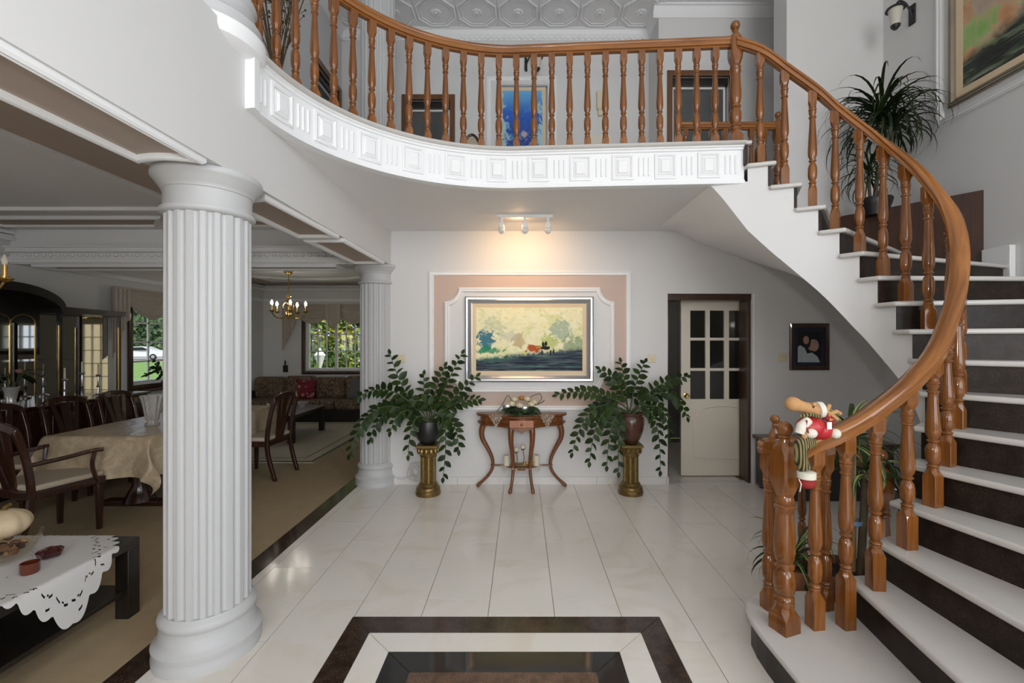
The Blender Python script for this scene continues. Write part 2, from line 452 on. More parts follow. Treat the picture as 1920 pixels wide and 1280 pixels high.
struct('wall_upper_left', holed('X',-2.77,.2,-9.0,6.6,UF-.02,UC,[(5.6,6.3,UF,5.1)]), M['wall'], 'white left wall of the upper landing', False)
struct('wall_upper_back', holed('Y',6.4,.2,-2.6,2.0,UF-.02,UC,[(-1.64,-1.02,UF,5.0)]), M['wall'], 'white rear wall of the upper landing', False)
struct('wall_upper_side', MB().box(1.82,1.98,5.95,6.4,UF-.02,UC).add([],[]), M['wall'], 'short return of the upper landing wall', False)
struct('wall_upper_right', holed('Y',5.95,.15,1.98,RX,UF-.02,UC,[(2.0,2.76,UF,5.07)]), M['wall'], 'white upper landing wall with a brown door', False)
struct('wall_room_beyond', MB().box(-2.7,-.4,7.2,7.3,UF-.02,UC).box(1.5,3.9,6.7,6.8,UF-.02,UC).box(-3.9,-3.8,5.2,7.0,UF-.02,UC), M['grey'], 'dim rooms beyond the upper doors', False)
struct('ceiling_upper', MB().box(-4,RX+.2,-9.2,7.4,UC,UC+.1), M['ceil'], 'white upper ceiling with pressed octagonal tiles', False)

# ---- gallery slab, with the curved front edge
def edge_curve(off=0.0, n=26):
    pts=[]
    for i in range(n+1):
        a=PI-(PI/2)*i/n
        # outward normal of the gallery edge points to the foyer side (towards the ellipse centre)
        x=-.08+1.345*math.cos(a); y=2.30+1.25*math.sin(a)
        nx,ny=-math.cos(a)/1.345,-math.sin(a)/1.25; l=math.hypot(nx,ny)
        pts.append((x+nx/l*off,y+ny/l*off))
    for i in range(1,19):
        t=i/18; pts.append((-.08+1.78*t,3.55-.11*t-off))
    return pts
E0=edge_curve(0)
slab=[(-5.7,-9.0),(BX,-9.0)]+E0+[(1.70,BW+.06),(RX,BW+.06),(RX,7.3),(-5.7,7.3)]
struct('ceiling', MB().prism(slab,CZ,UF-.02).box(-5.7,1.2,7.3,LB+.2,CZ,CZ+.2).box(1.0,RX,BW+.1,7.4,CZ,CZ+.1), M['ceil'], 'flat white ceiling under the curved gallery', False)
t1=thing('trim_1','white curved frieze of fluted and square panels along the gallery edge','frieze',(BX,2.3,CZ)); t1['kind']='structure'; del t1['category']
build('frieze_band', MB().sweep([(x,y,CZ-.004) for x,y in E0],[(-.02,0),(.012,0),(.045,.004),(.045,.018),(.032,.024),(.032,.034),(.02,.04),(.02,.262),(.032,.268),(.032,.28),(.045,.286),(.045,.297),(-.02,.297)]), M['trimwhite'], t1, True)
build('marble_nosing', MB().sweep([(x,y,UF) for x,y in E0],[(-.25,-.028),(.062,-.028),(.074,-.02),(.077,-.014),(.074,-.007),(.062,0),(-.25,0)]), M['tread'], t1, True)
build('end_block', MB().box(BX-.02,BX+.05,2.30,2.345,CZ,UF-.03), M['trimwhite'], t1, True)
# arc length walker
def arc(pts):
    s=[0]
    for a,b in zip(pts,pts[1:]): s.append(s[-1]+math.dist(a,b))
    return s
def at_len(pts,S,l):
    for i in range(len(S)-1):
        if l<=S[i+1] or i==len(S)-2:
            t=(l-S[i])/(S[i+1]-S[i]); a,b=pts[i],pts[i+1]
            return (a[0]+(b[0]-a[0])*t,a[1]+(b[1]-a[1])*t), math.atan2(b[1]-a[1],b[0]-a[0])
EF=edge_curve(.021); SF=arc(EF); Ltot=SF[-1]
pw,fw=.175,.145
per=pw+fw; npan=int((Ltot-.1)/per); per=(Ltot-.06-fw)/npan
flm=MB().lathe([(.0075,-.066),(.0075,.066)],10,(0,0,0)).ball((0,0,.066),.0075,10,4).ball((0,0,-.066),.0075,10,4).mesh('flute',M['trimwhite'])
pm=MB()
pm.frame((0,0,0),(1,0,0),(0,0,1),(0,-1,0),rect(-.082,.082,-.098,.098),[(0,0),(0,.010),(.012,.013),(.022,.006),(.022,0)])
pm.frame((0,0,0),(1,0,0),(0,0,1),(0,-1,0),rect(-.053,.053,-.066,.066),[(0,0),(.004,.006),(.012,.006),(.020,.016),(.023,.017)])
pm.wprism((0,0,0),(1,0,0),(0,0,1),(0,-1,0),rect(-.032,.032,-.045,.045),.0,.0165)
pme=pm.mesh('raised_panel',M['trimwhite'],True,30)
l=.03
for k in range(npan+1):
    for q in (-1,0,1):
        p,a=at_len(EF,SF,l+fw/2+q*.037)
        link('flute',flm,t1,True,(p[0],p[1],CZ+.151))
    if k<npan:
        p,a=at_len(EF,SF,l+fw+(per-fw)/2)
        link('raised_panel',pme,t1,True,(p[0],p[1],CZ+.151),a)
    l+=per

# ---- beam over the columns
struct('trim_2', MB().box(-1.76,BX,-9.0,BW+.25,2.38,UF-.0), M['wall'], 'deep white beam carried by the two fluted columns', False)
t3=thing('trim_3','taupe soffit panels with white mouldings under the column beam','trim'); t3['kind']='structure'; del t3['category']
FP=[(0,0),(0,-.018),(.008,-.028),(.016,-.024),(.022,-.03),(.03,-.026),(.034,-.012),(.036,-.002)]
def soffit(poly,z):
    build('panel_moulding', MB().frame((0,0,z),(1,0,0),(0,1,0),(0,0,1),poly,FP), M['trimwhite'], t3)
    xs=[p[0] for p in poly]; ys=[p[1] for p in poly]
    cx,cy=sum(xs)/len(xs),sum(ys)/len(ys)
    build('soffit_panel', MB().prism([(cx+(x-cx)*.97,cy+(y-cy)*.985) for x,y in poly],z-.004,z), M['taupe'], t3, smooth=False)
curve=[(-1.59+.285*math.cos(a),2.28+.285*math.sin(a)) for a in [R(d) for d in range(-57,-124,-8)]]
soffit([(-1.755,-2.2),(-1.425,-2.2)]+curve,2.38)
c2=[(-1.59+.285*math.cos(a),2.28+.285*math.sin(a)) for a in [R(d) for d in range(124,56,-8)]]
soffit(c2+[(-1.425,3.50),(-1.755,3.50)],2.38)
soffit(rect(-1.755,-1.425,3.60,4.66),2.38)

# ---- fluted columns
def column(name,label,x,y,z0,h,group):
    t=thing(name,label,'column',(x,y,z0),0,group)
    rb=.232
    build('base', MB().lathe([(rb,0),(rb+.002,.035),(rb-.004,.05),(rb,.06),(rb+.003,.085),(rb-.012,.10),(.208,.112),(.204,.15),(.198,.175),(.200,.18),(.208,.19),(.211,.205),(.206,.222),(.192,.232),(.188,.24)],56), M['column'], t, angle=45)
    nfl=20; prof=[]
    for k in range(nfl):
        a=2*PI*k/nfl
        for da,r in ((-.5,.1845),(-.32,.1845),(-.28,.1805),(-.24,.1805),(-.2,.1745),(-.1,.171),(0,.170),(.1,.171),(.2,.1745),(.24,.1805),(.28,.1805),(.32,.1845)):
            prof.append((a+da*2*PI/nfl,r))
    rings=[[(r*math.cos(a),r*math.sin(a),z) for a,r in prof] for z in (.235,h-.20)]
    build('shaft', MB().loft(rings), M['column'], t, angle=50)
    build('capital', MB().lathe([(.186,h-.212),(.198,h-.206),(.205,h-.196),(.203,h-.184),(.192,h-.1805),(.189,h-.17),(.189,h-.105),(.190,h-.098),(.196,h-.094),(.197,h-.084),(.205,h-.076),(.221,h-.052),(.232,h-.036),(.238,h-.03),(.238,h-.014),(.233,h-.002),(.20,h)],56), M['column'], t, angle=45)
    return t
column('fluted_column','large white fluted column in the left foreground',-1.59,2.28,0,2.38,'fluted columns')
column('fluted_column','white fluted column at the end of the rear wall, behind the left potted plant',-1.59,4.95,0,2.38,'fluted columns')
column('fluted_column','upper white column whose round base stands at the left end of the gallery balustrade',-1.59,2.28,UF,UC-UF,'fluted columns')
column('fluted_column','upper white column rising behind the curved gallery balustrade',-1.59,4.95,UF,UC-UF,'fluted columns')
build('curb_ring', MB().lathe([(.20,-.07),(.245,-.05),(.255,-.03),(.255,.02),(.247,.028),(.2,.028)],48), M['trimwhite'], bpy.data.objects['fluted_column.002'])

# ---- living room ceiling, cross beam with dentils, mouldings
t4=thing('trim_4','cross beam with dentil cornice between the far column and the left wall','trim',(LX,4.8,2.38)); t4['kind']='structure'; del t4['category']
build('beam_body', MB().box(LX,-1.70,4.80,5.12,2.38,CZ), M['trimwhite'], t4, True, smooth=False)
for z0,z1,d in ((2.39,2.43,.03),(2.43,2.45,.045),(2.50,2.515,.06),(2.515,2.545,.045),(2.545,2.56,.075)):
    build('cornice_strip', MB().box(LX,-1.70,4.80-d,4.80,z0,z1), M['trimwhite'], t4, True, smooth=False)
dm=MB().ball((0,0,0),(.022,.018,.02),8,5).mesh('dentil',M['trimwhite'])
for k in range(48): link('dentil',dm,t4,True,(LX+.06+k*.077,4.79,2.475))
build('panel_moulding', MB().frame((0,0,2.38),(1,0,0),(0,1,0),(0,0,1),rect(LX+.2,-2.0,4.82,5.10),FP), M['trimwhite'], t4, True)
build('soffit_panel', MB().box(LX+.22,-2.02,4.84,5.08,2.376,2.38), M['taupe'], t4, True, smooth=False)
t5=thing('trim_5','ceiling mouldings and taupe bands of the dining room','trim',(-3,2,CZ)); t5['kind']='structure'; del t5['category']
build('taupe_band', MB().box(-2.92,-1.76,-9.0,4.0,CZ-.006,CZ), M['taupe'], t5, True, smooth=False)
build('moulding_strip', MB().box(-2.96,-2.92,-9.0,4.02,CZ-.03,CZ).box(-2.975,-2.945,-9.0,4.02,CZ-.018,CZ), M['trimwhite'], t5, True, smooth=False)
build('moulding_strip', MB().box(LX,-1.76,4.0,4.05,CZ-.03,CZ).box(LX,-1.76,4.05,4.075,CZ-.018,CZ), M['trimwhite'], t5, True, smooth=False)
def ceil_panel(poly,par):
    build('panel_moulding', MB().frame((0,0,CZ),(1,0,0),(0,1,0),(0,0,1),poly,FP), M['trimwhite'], par, True)
    cx=sum(p[0] for p in poly)/len(poly); cy=sum(p[1] for p in poly)/len(poly)
    build('taupe_panel', MB().prism([(cx+(x-cx)*.97,cy+(y-cy)*.93) for x,y in poly],CZ-.005,CZ), M['taupe'], par, True, smooth=False)
ceil_panel([(LX+.15,4.28),(-3.45,4.28),(-3.75,4.62),(LX+.15,4.62)],t5)
ceil_panel([(-3.15,4.28),(-2.62,4.28),(-2.3,4.62),(-2.85,4.62)][::-1],t5)
t6=thing('trim_6','ring moulding and cornice of the far living room ceiling','trim',(-3.85,7.4,CZ)); t6['kind']='structure'; del t6['category']
ring=[(-3.85+1.55*math.cos(2*PI*k/64),7.2+1.35*math.sin(2*PI*k/64)) for k in range(64)]
build('ring_moulding', MB().frame((0,0,CZ),(1,0,0),(0,1,0),(0,0,1),ring,[(0,0),(0,-.03),(.03,-.04),(.06,-.025),(.07,0)]), M['trimwhite'], t6, True)
build('taupe_band', MB().frame((0,0,CZ),(1,0,0),(0,1,0),(0,0,1),rect(LX+.02,.9,5.15,LB-.02),[(0,0),(0,-.004),(.42,-.004),(.42,0)]), M['taupe'], t6, True, smooth=False)
for (z,d) in ((CZ-.03,.07),(CZ-.07,.05),(CZ-.10,.07),(CZ-.30,.03),(CZ-.33,.045)):
    build('cornice_strip', MB().box(LX,1.0,LB-d,LB,z-.03,z+.0).box(LX,LX+d,-9.0,4.79,z-.03,z).box(LX,LX+d,5.13,LB,z-.03,z), M['trimwhite'], t6, True, smooth=False)
def medallion(label,x,y):
    t=thing('ceiling_medallion',label,'medallion',(x,y,CZ-.05),0,'ceiling medallions')
    build('disc', MB().lathe([(.26,.05),(.26,.035),(.23,.02),(.21,.03),(.16,.03),(.14,.012),(.10,.018),(.05,.0),(.0,0)],40,cap=False), M['trimwhite'], t)
    for k in range(16):
        a=2*PI*k/16
        build('petal', MB().ball((.185*math.cos(a),.185*math.sin(a),.028),(.026,.026,.012),8,5), M['trimwhite'], t)
medallion('round ceiling medallion above the dining room chandelier',-3.85,2.95)
medallion('round ceiling medallion above the lit chandelier',-3.85,7.4)

# ---- baseboards
def base(name,label,boxes):
    o=thing(name,label,'baseboard'); del o['category']; o['kind']='structure'
    for bx in boxes: build('skirting_stone', MB().box(*bx), M['skirt'], o, bevel=.002)
bs=[]
x=-1.45
while x<DX0-.01:
    x1=min(x+.755,DX0+.012); bs.append((x,x1-.002,BW-.016,BW,0,.082)); x=x1
bs.append((DX0-.0,DX0+.012,BW,BW+.2,0,.082)); bs.append((DX1-.012,DX1+.7,BW-.016,BW,0,.082)); bs.append((DX1+.702,RX,BW-.016,BW,0,.082))
base('baseboard_back','white marble skirting along the rear wall',bs)

# ---- panel mouldings on the rear wall
BO=((0,BW,0),(1,0,0),(0,0,1),(0,-1,0))
t7=thing('trim_7','rose beige wall panel with white mouldings round the landscape painting','trim',(.09,BW,.8)); t7['kind']='structure'; del t7['category']
MP=[(0,0),(0,.022),(.012,.028),(.02,.02),(.03,.016),(.036,.024),(.045,.02),(.05,.0)]
build('outer_moulding', MB().frame(*BO,rect(-1.0,1.18,.805,2.315),MP), M['trimwhite'], t7, True)
build('rose_panel', MB().box(-.96,1.14,BW-.005,BW,.845,2.275), M['rose'], t7, True, smooth=False)
def coved(a0,a1,b0,b1,r):
    out=[]
    for (cx,cy,s) in ((a1,b0,90),(a1,b1,180),(a0,b1,270),(a0,b0,0)):
        # concave quarter round corner
        arcp=[(cx+r*math.cos(R(d)),cy+r*math.sin(R(d))) for d in [s+90-i*15 for i in range(7)]]
        out+=arcp
    return out
cov=coved(-.835,1.005,1.00,2.135,.155)
build('inner_moulding', MB().frame(*BO,cov,[(0,0),(0,.02),(.016,.03),(.028,.022),(.04,.03),(.05,.018),(.055,.006)]), M['trimwhite'], t7, True)
build('inner_panel', MB().wprism(*BO,coved(-.83,1.0,1.005,2.13,.16),0,.009), M['wall'], t7, True, smooth=False)

# ---- upper ceiling octagon tiles and cornice
S8=.555
tm=MB(); 
def octo(r): return [(r*math.cos(R(22.5+45*k)),r*math.sin(R(22.5+45*k))) for k in range(8)]
A=((0,0,0),(1,0,0),(0,1,0),(0,0,-1))
tm.box(-S8/2+.004,S8/2-.004,-S8/2+.004,S8/2-.004,-.006,0)
tm.frame(*A,octo(.285),[(0,.006),(0,.016),(.012,.024),(.024,.016),(.03,.008)])
tm.frame(*A,octo(.235),[(0,.006),(0,.012),(.008,.017),(.016,.008)])
tm.lathe([(.075,-.006),(.06,-.016),(.035,-.013),(.02,-.026),(.0,-.03)],14,cap=False)
for k in range(8): tm.ball((.05*math.cos(k*PI/4),.05*math.sin(k*PI/4),-.012),(.018,.018,.012),6,4)
tme=tm.mesh('ceiling_tile',M['ceil'],True,30)
cu=bpy.data.objects['ceiling_upper']
for i in range(8):
    for j in range(4):
        link('ceiling_tile',tme,cu,loc=(-2.57+.30+i*S8,6.33-.28-j*S8,UC-.001))
t8=thing('trim_8','white scalloped cornice of the upper landing','trim',(0,6.4,UC-.2)); t8['kind']='structure'; del t8['category']
CP=[(0,-.16),(.012,-.16),(.012,-.145),(.018,-.13),(.02,-.085),(.035,-.06),(.05,-.03),(.075,-.02),(.075,0),(0,0)]
mbx=MB()
mbx.wprism((-2.57,6.4,UC),(0,-1,0),(0,0,1),(1,0,0),CP,0,4.39)
mbx.wprism((1.745,5.95,UC),(0,-1,0),(0,0,1),(1,0,0),CP,0,RX-1.745)
mbx.wprism((1.82,5.95,UC),(-1,0,0),(0,0,1),(0,1,0),CP,0,.45)
mbx.wprism((-2.57,-9.0,UC),(1,0,0),(0,0,1),(0,1,0),CP,0,15.4)
build('cornice', mbx, M['trimwhite'], t8, True)
sm=MB().lathe([(.04,-.006),(.04,.006)],12).mesh('scallop',M['trimwhite'])
for k in range(54):
    o=link('scallop',sm,t8,True,(-2.53+k*.082,6.379,UC-.108)); o.rotation_euler=(R(90),0,0)
# ------------------------------------------------------------ staircase
PN={2:((1.667,2.244),-98),3:((1.82,2.268),-90),4:((1.95,2.315),-79),5:((2.083,2.384),-70),6:((2.208,2.47),-63),7:((2.315,2.565),-54),
    8:((2.385,2.66),-42),9:((2.415,2.76),-28),10:((2.41,2.87),-13),11:((2.39,2.99),2),12:((2.34,3.08),19),13:((2.265,3.165),37),
    14:((2.16,3.23),52),15:((2.02,3.285),65),16:((1.86,3.34),77),17:((1.71,3.39),88),18:((1.55,3.43),90),19:((1.38,3.46),90)}
def pd(s):
    s=max(2,min(19,s)); i=int(math.floor(s)); i=min(i,18); t=s-i
    def g(k): return PN[max(2,min(19,k))]
    a,b,c,d=g(i-1),g(i),g(i+1),g(i+2)
    def cr(p,q,r,u): return .5*(2*q+(r-p)*t+(2*p-5*q+4*r-u)*t*t+(3*q-p-3*r+u)*t**3)
    P=(cr(a[0][0],b[0][0],c[0][0],d[0][0]),cr(a[0][1],b[0][1],c[0][1],d[0][1]))
    return Vector(P), R(cr(a[1],b[1],c[1],d[1]))
CH0,CH1=Vector((RX,3.81)),Vector((3.29,4.62))     # timber panel across the corner
def outer(P,a):
    d=Vector((math.cos(a),math.sin(a))); t=2.6
    if d.x>1e-4: t=min(t,(RX-P.x)/d.x)
    if d.y>1e-4: t=min(t,(BW-P.y)/d.y)
    e=CH1-CH0; den=d.x*e.y-d.y*e.x
    if abs(den)>1e-6:
        q=CH0-P; tt=(q.x*e.y-q.y*e.x)/den; uu=(q.x*d.y-q.y*d.x)/den
        if tt>0 and -.05<=uu<=1.0: t=min(t,tt)
    if d.y<0: t=min(t,1.62)
    return P+d*t
st=thing('staircase','curved staircase with white marble treads and dark brown granite risers','staircase',(1.8,2.3,0))
def V2(v,z): return (v.x,v.y,z)
for n in range(1,17):
    z=n*RH
    if n==1:
        # curtail step with a rounded end
        P2,a2=pd(2); O2=outer(P2,a2)
        poly=[(1.12,.60),(1.12,2.10),(1.127,2.20),(1.145,2.29),(1.18,2.365),(1.235,2.42),(1.31,2.455),(1.40,2.47),(1.62,2.47),(P2.x+.012,P2.y+.01),(O2.x+.02,O2.y-.02)]
        build('tread',MB().prism(poly,z-.032,z),M['tread'],st,True,bevel=.013,seg=4)
        c=Vector((1.42,2.0)); pr=[]
        for q in poly:
            v=Vector(q)-c; pr.append((q[0]+(.028 if q[0]<1.25 else .0),q[1]-(.028 if q[1]>2.35 else .0)))
        build('riser',MB().prism(pr,0,z-.032),M['riser'],st,True,smooth=False)
        continue
    P,a=pd(n); Q,b=pd(n+1); OP,OQ=outer(P,a),outer(Q,b)
    dP=Vector((math.cos(a),math.sin(a))); nP=Vector((dP.y,-dP.x))      # towards the lower step
    prev=pd(n-1)[0] if n>2 else Vector((1.5,2.25))
    if nP.dot(prev-P)<0: nP=-nP
    dQ=Vector((math.cos(b),math.sin(b)))
    nQ=Vector((dQ.y,-dQ.x)); 
    if nQ.dot(P-Q)<0: nQ=-nQ
    inn=.030
    A=P+nP*.032-dP*inn; B=OP+nP*.032; Cc=OQ-nQ*.015; D=Q-nQ*.015-dQ*inn
    poly=[A,B]
    if n==13: poly+=[ (CH0+CH1)/2 ]
    if n==14: poly+=[CH1,Vector((3.29,BW))] if OP.y<4.62 else []
    poly+=[Cc,D]
    build('tread',MB().prism([(p.x,p.y) for p in poly],z-.032,z),M['tread'],st,True,bevel=.013,seg=4)
    r0=P-dP*.004; r1=OP; 
    build('riser',MB().prism([tuple(r0),tuple(r1),tuple(r1-nP*.02),tuple(r0-nP*.02)],(n-1)*RH,z-.032),M['riser'],st,True,smooth=False)
P,a=pd(17); OP=outer(P,a); dP=Vector((math.cos(a),math.sin(a)))
build('riser',MB().prism([(P.x,P.y),(OP.x,OP.y),(OP.x-.02,OP.y),(P.x-.02,P.y)],16*RH,UF-.03),M['riser'],st,True,smooth=False)
build('tread',MB().prism([(P.x+.03,P.y-.02),(OP.x+.03,OP.y),(1.5,BW),(1.5,P.y+.06)],UF-.03,UF),M['tread'],st,True,bevel=.012,seg=3)
# carcass: white stringer face, sloping soffit
di=lambda s: interp(s,[2,5,7.5,10,12.5,15,17,18.5,19],[.34,.40,.43,.49,.60,.66,.68,.59,.6])
def zb(s,k):
    z=RH*s-(di(s) if k==0 else interp(s,[2,10,14,19],[.40,.40,.37,.37])); return max(0.0,min(CZ,z))
mb=MB(); mo=MB(); K=6
S=[2+i/K for i in range(int(16.5*K)+1)]
vi=[];fs=[]
for s in S:
    P,a=pd(s); O=outer(P,a); n_=min(int(math.floor(s+1e-6)),17)
    vi.append((P,O,zb(s,0),zb(s,1)))
for i in range(len(S)-1):
    n_=int(math.floor((S[i]+S[i+1])/2)); top=n_*RH-.031 if n_<17 else CZ+.01
    P0,O0,a0,b0=vi[i]; P1,O1,a1,b1=vi[i+1]
    # inner face
    mb.add([V2(P0,a0),V2(P1,a1),V2(P1,max(top,a1)),V2(P0,max(top,a0))],[(0,1,2,3)])
    mo.add([V2(O0,b0),V2(O1,b1),V2(O1,max(top,b1)),V2(O0,max(top,b0))],[(3,2,1,0)])
build('stringer',mb,M['wall'],st,True,smooth=False)
build('outer_stringer',mo,M['wall'],st,True,smooth=False)
NS=8; sv=[];sf=[]
for P,O,a0,b0 in vi:
    for j in range(NS+1):
        t=j/NS; q=P.lerp(O,t); sv.append((q.x,q.y,a0+(b0-a0)*t))
for i in range(len(vi)-1):
    for j in range(NS):
        k=i*(NS+1)+j; sf.append((k,k+1,k+NS+2,k+NS+1))
build('soffit',MB().add(sv,sf),M['ceil'],st,True,angle=60)
# timber panel and planter ledge in the corner of the stairwell
pl=thing('planter_ledge','dark mahogany panel fronting a planting ledge in the stairwell corner','planter',(3.6,4.2,1.7))
e=(CH1-CH0).normalized(); nn=Vector((-e.y,e.x))
if nn.dot(Vector((1.7,2.8))-CH0)<0: nn=-nn
mid=(CH0+CH1)/2-nn*.05
N_=1
for i in range(N_):
    p=CH0.lerp(CH1,i/N_); q=CH0.lerp(CH1,(i+1)/N_-.004)
    build('panel_board',MB().prism([tuple(p),tuple(q),tuple(q-nn*.02),tuple(p-nn*.02)],2.17,2.84),M['panelwood'],pl,True,smooth=False)
build('ledge_top',MB().prism([tuple(CH0-nn*.02),(RX-.002,BW-.002),(3.29,BW-.002),tuple(CH1-nn*.02)],2.70,2.78),M['soil'],pl,True,smooth=False)
build('side_board',MB().box(3.29,3.31,CH1.y-.0,BW-.002,2.40,2.84),M['panelwood'],pl,True,smooth=False)
build('skirting_block',MB().box(RX-.05,RX-.002,3.56,3.78,2.0,2.32),M['trimwhite'],pl,True,bevel=.004)

# ------------------------------------------------------------ balusters and rails
def baluster_mesh(name,HH,hw,mat,seg=14,ex=0.0):
    mb=MB(); k=hw/.025; H=HH-ex
    def sq(h,z): return [(-h,-h,z),(h,-h,z),(h,h,z),(-h,h,z)]
    def octa(h,z,c): return [(-h,-h+c,z),(-h+c,-h,z),(h-c,-h,z),(h,-h+c,z),(h,h-c,z),(h-c,h,z),(-h+c,h,z),(-h,h-c,z)]
    hb=.10*H
    c=.0015*k
    mb.loft([octa(hw,-ex,c),octa(hw,hb*.85,c),octa(hw*.9,hb*1.15,hw*.5),octa(hw*.74,hb*1.35,hw*.44)])
    mb.loft([octa(hw*.74,H*.858,hw*.44),octa(hw*.92,H*.885,hw*.45),octa(hw,H*.91,c),octa(hw,H,c)])
    pr=[(.016,.125),(.0205,.135),(.0205,.145),(.0165,.152),(.0205,.158),(.0225,.165),(.0205,.172),(.015,.178),(.0165,.186),(.0225,.20),(.0255,.225),(.0265,.26),(.0255,.30),(.0215,.328),(.017,.338),(.0145,.347),(.0165,.356),(.0215,.362),(.022,.37),(.0165,.377),(.0175,.386),(.0235,.405),(.0262,.43),(.0262,.47),(.024,.54),(.0205,.63),(.0175,.71),(.0165,.745),(.0168,.75),(.0218,.757),(.0222,.766),(.0168,.773),(.0175,.78),(.0205,.80),(.0225,.812),(.0195,.819),(.0228,.826),(.0238,.834),(.0205,.842),(.0215,.852),(.0205,.87)]
    mb.lathe([(r*k,z*H) for r,z in pr],seg)
    mb.v=[(a,b,c_+ex) for a,b,c_ in mb.v]
    return mb.mesh(name,mat,True,35)
def newel_mesh(name,H,hw,mat,ball=True):
    mb=MB(); k=hw/.025; h0=H-.105 if ball else H
    def octa(h,z,c): return [(-h,-h+c,z),(-h+c,-h,z),(h-c,-h,z),(h,-h+c,z),(h,h-c,z),(h-c,h,z),(-h+c,h,z),(-h,h-c,z)]
    c=.002
    mb.loft([octa(hw,0,c),octa(hw,.075*h0,c),octa(hw*.9,.11*h0,hw*.5),octa(hw*.72,.135*h0,hw*.43)])
    mb.loft([octa(hw*.72,h0*.71,hw*.43),octa(hw*.95,h0*.76,hw*.4),octa(hw,h0*.80,hw*.2),octa(hw,h0*.93,hw*.2),octa(hw*.85,h0*.97,hw*.45),octa(hw*.5,h0,hw*.29)])
    pr=[(.017,.125),(.022,.135),(.022,.15),(.018,.158),(.0225,.168),(.021,.18),(.017,.188),(.022,.205),(.0248,.24),(.0248,.28),(.022,.31),(.017,.325),(.0225,.335),(.0225,.35),(.0175,.36),(.0215,.38),(.0245,.42),(.0245,.48),(.0225,.55),(.0205,.62),(.0205,.64),(.0235,.65),(.0235,.662),(.0195,.67),(.0225,.682),(.022,.70),(.018,.72)]
    mb.lathe([(r*k,z*h0) for r,z in pr],18)
    if ball:
        b=H-h0
        mb.lathe([(hw*.5,h0-.002),(hw*.42,h0+b*.12),(hw*.55,h0+b*.2),(hw*.42,h0+b*.28)],16)
        rb=min(.036,hw*.8); mb.ball((0,0,h0+b*.28+rb*.85),(rb,rb,rb),16,10)
    return mb.mesh(name,mat,True,35)
RAIL=[(-.034,-.03),(-.036,-.004),(-.029,.003),(-.036,.010),(-.036,.022),(-.028,.034),(-.012,.039),(.012,.039),(.028,.034),(.036,.022),(.036,.010),(.029,.003),(.036,-.004),(.034,-.03),(.018,-.03),(.018,-.042),(-.018,-.042),(-.018,-.03)]
# gallery
gb=thing('gallery_balustrade','varnished oak balustrade curving along the upper gallery','balustrade',(0,3.5,UF))
EG=edge_curve(-.035); SG=arc(EG); LG=SG[-1]
H=.755; RZ=UF+.80
bmesh_=baluster_mesh('baluster',H,.0255,M['oak'])
nb=26; l0=.16; l1=LG-.05-.145
link('newel_post',newel_mesh('newel_post',.93,.04,M['oak']),gb,True,(EG[1][0]-.0,EG[1][1]+.03,UF),.2)
path=[]
for i in range(nb):
    l=l0+(l1-l0)*i/(nb-1)+.0
    p,a=at_len(EG,SG,l); link('baluster',bmesh_,gb,True,(p[0],p[1],UF),a)
path=[(x,y,RZ) for x,y in EG]
path=[(EG[0][0],EG[0][1],RZ)]+path[1:-1]+[(1.655,3.44+.035,RZ)]
rail(path,RAIL,gb)
link('newel_post',newel_mesh('newel_post',.97,.045,M['oak']),gb,True,(1.655,3.47,UF),-.06)
# stair
sb=thing('stair_balustrade','varnished oak balustrade and sweeping handrail of the curved staircase','balustrade',(1.3,2.1,0))
BAL=[(1,1.408,2.15,1.065),(1,1.556,2.15,1.125),(2,1.706,2.16,1.215),(3,1.885,2.19,1.335),(4,2.07,2.255,1.475),(5,2.215,2.335,1.625),(6,2.345,2.41,1.83),(7,2.445,2.50,2.06),(8,2.52,2.63,2.30),(9,2.52,2.775,2.54),
     (10,2.495,2.91,2.73),(11,2.445,3.03,2.895),(12,2.355,3.12,3.055),(13,2.24,3.2,3.225),(14,2.11,3.25,3.39),(15,1.945,3.315,3.575),(16,1.79,3.365,3.735)]
BN=(1.25,2.13)
stm=baluster_mesh('baluster',1.0,.0300,M['oak'])
cache={}
for i,(n,x,y,zr) in enumerate(BAL):
    H=zr-.028-n*RH; key=(round(H,2),n>=11,n<6); ex=(.17 if i==1 else .10 if i in (2,3,4) else .07) if n<6 else .04
    if key not in cache: cache[key]=baluster_mesh('baluster',H,.0300 if n<11 else .0275,M['oak'],14,ex)
    a=pd(max(n+.5,2))[1]+PI/2
    link('baluster',cache[key],sb,True,(x,y,n*RH),a if n>1 else R(8))
ctrl=[(BN[0]+.02,BN[1]+.005,1.0)]+[(x,y,z) for n,x,y,z in BAL]+[(1.665,3.45,3.85)]
rail(catmull(ctrl,7),[(a*1.12,b*1.1) for a,b in RAIL],sb)
link('newel_post',newel_mesh('newel_post',1.0,.048,M['oak']),sb,True,(BN[0],BN[1],RH),R(20))
# curtail ring behind the newel
cr=thing('curtail_railing','round oak railing standing on the first step behind the newel','balustrade',(1.42,2.33,RH))
rp=[(1.42+.155*math.cos(R(d)),2.315+.10*math.sin(R(d)),1.0) for d in range(190,-11,-10)]
rail(rp,[(a,b*.9) for a,b in RAIL],cr)
crm=baluster_mesh('baluster',1.0-.028-RH,.0275,M['oak'])
for x,y in ((1.268,2.305),(1.40,2.405),(1.56,2.30)): link('baluster',crm,cr,True,(x,y,RH),R(15))
link('newel_post',newel_mesh('newel_post',1.01,.03,M['oak']),cr,True,(1.352,2.39,RH))
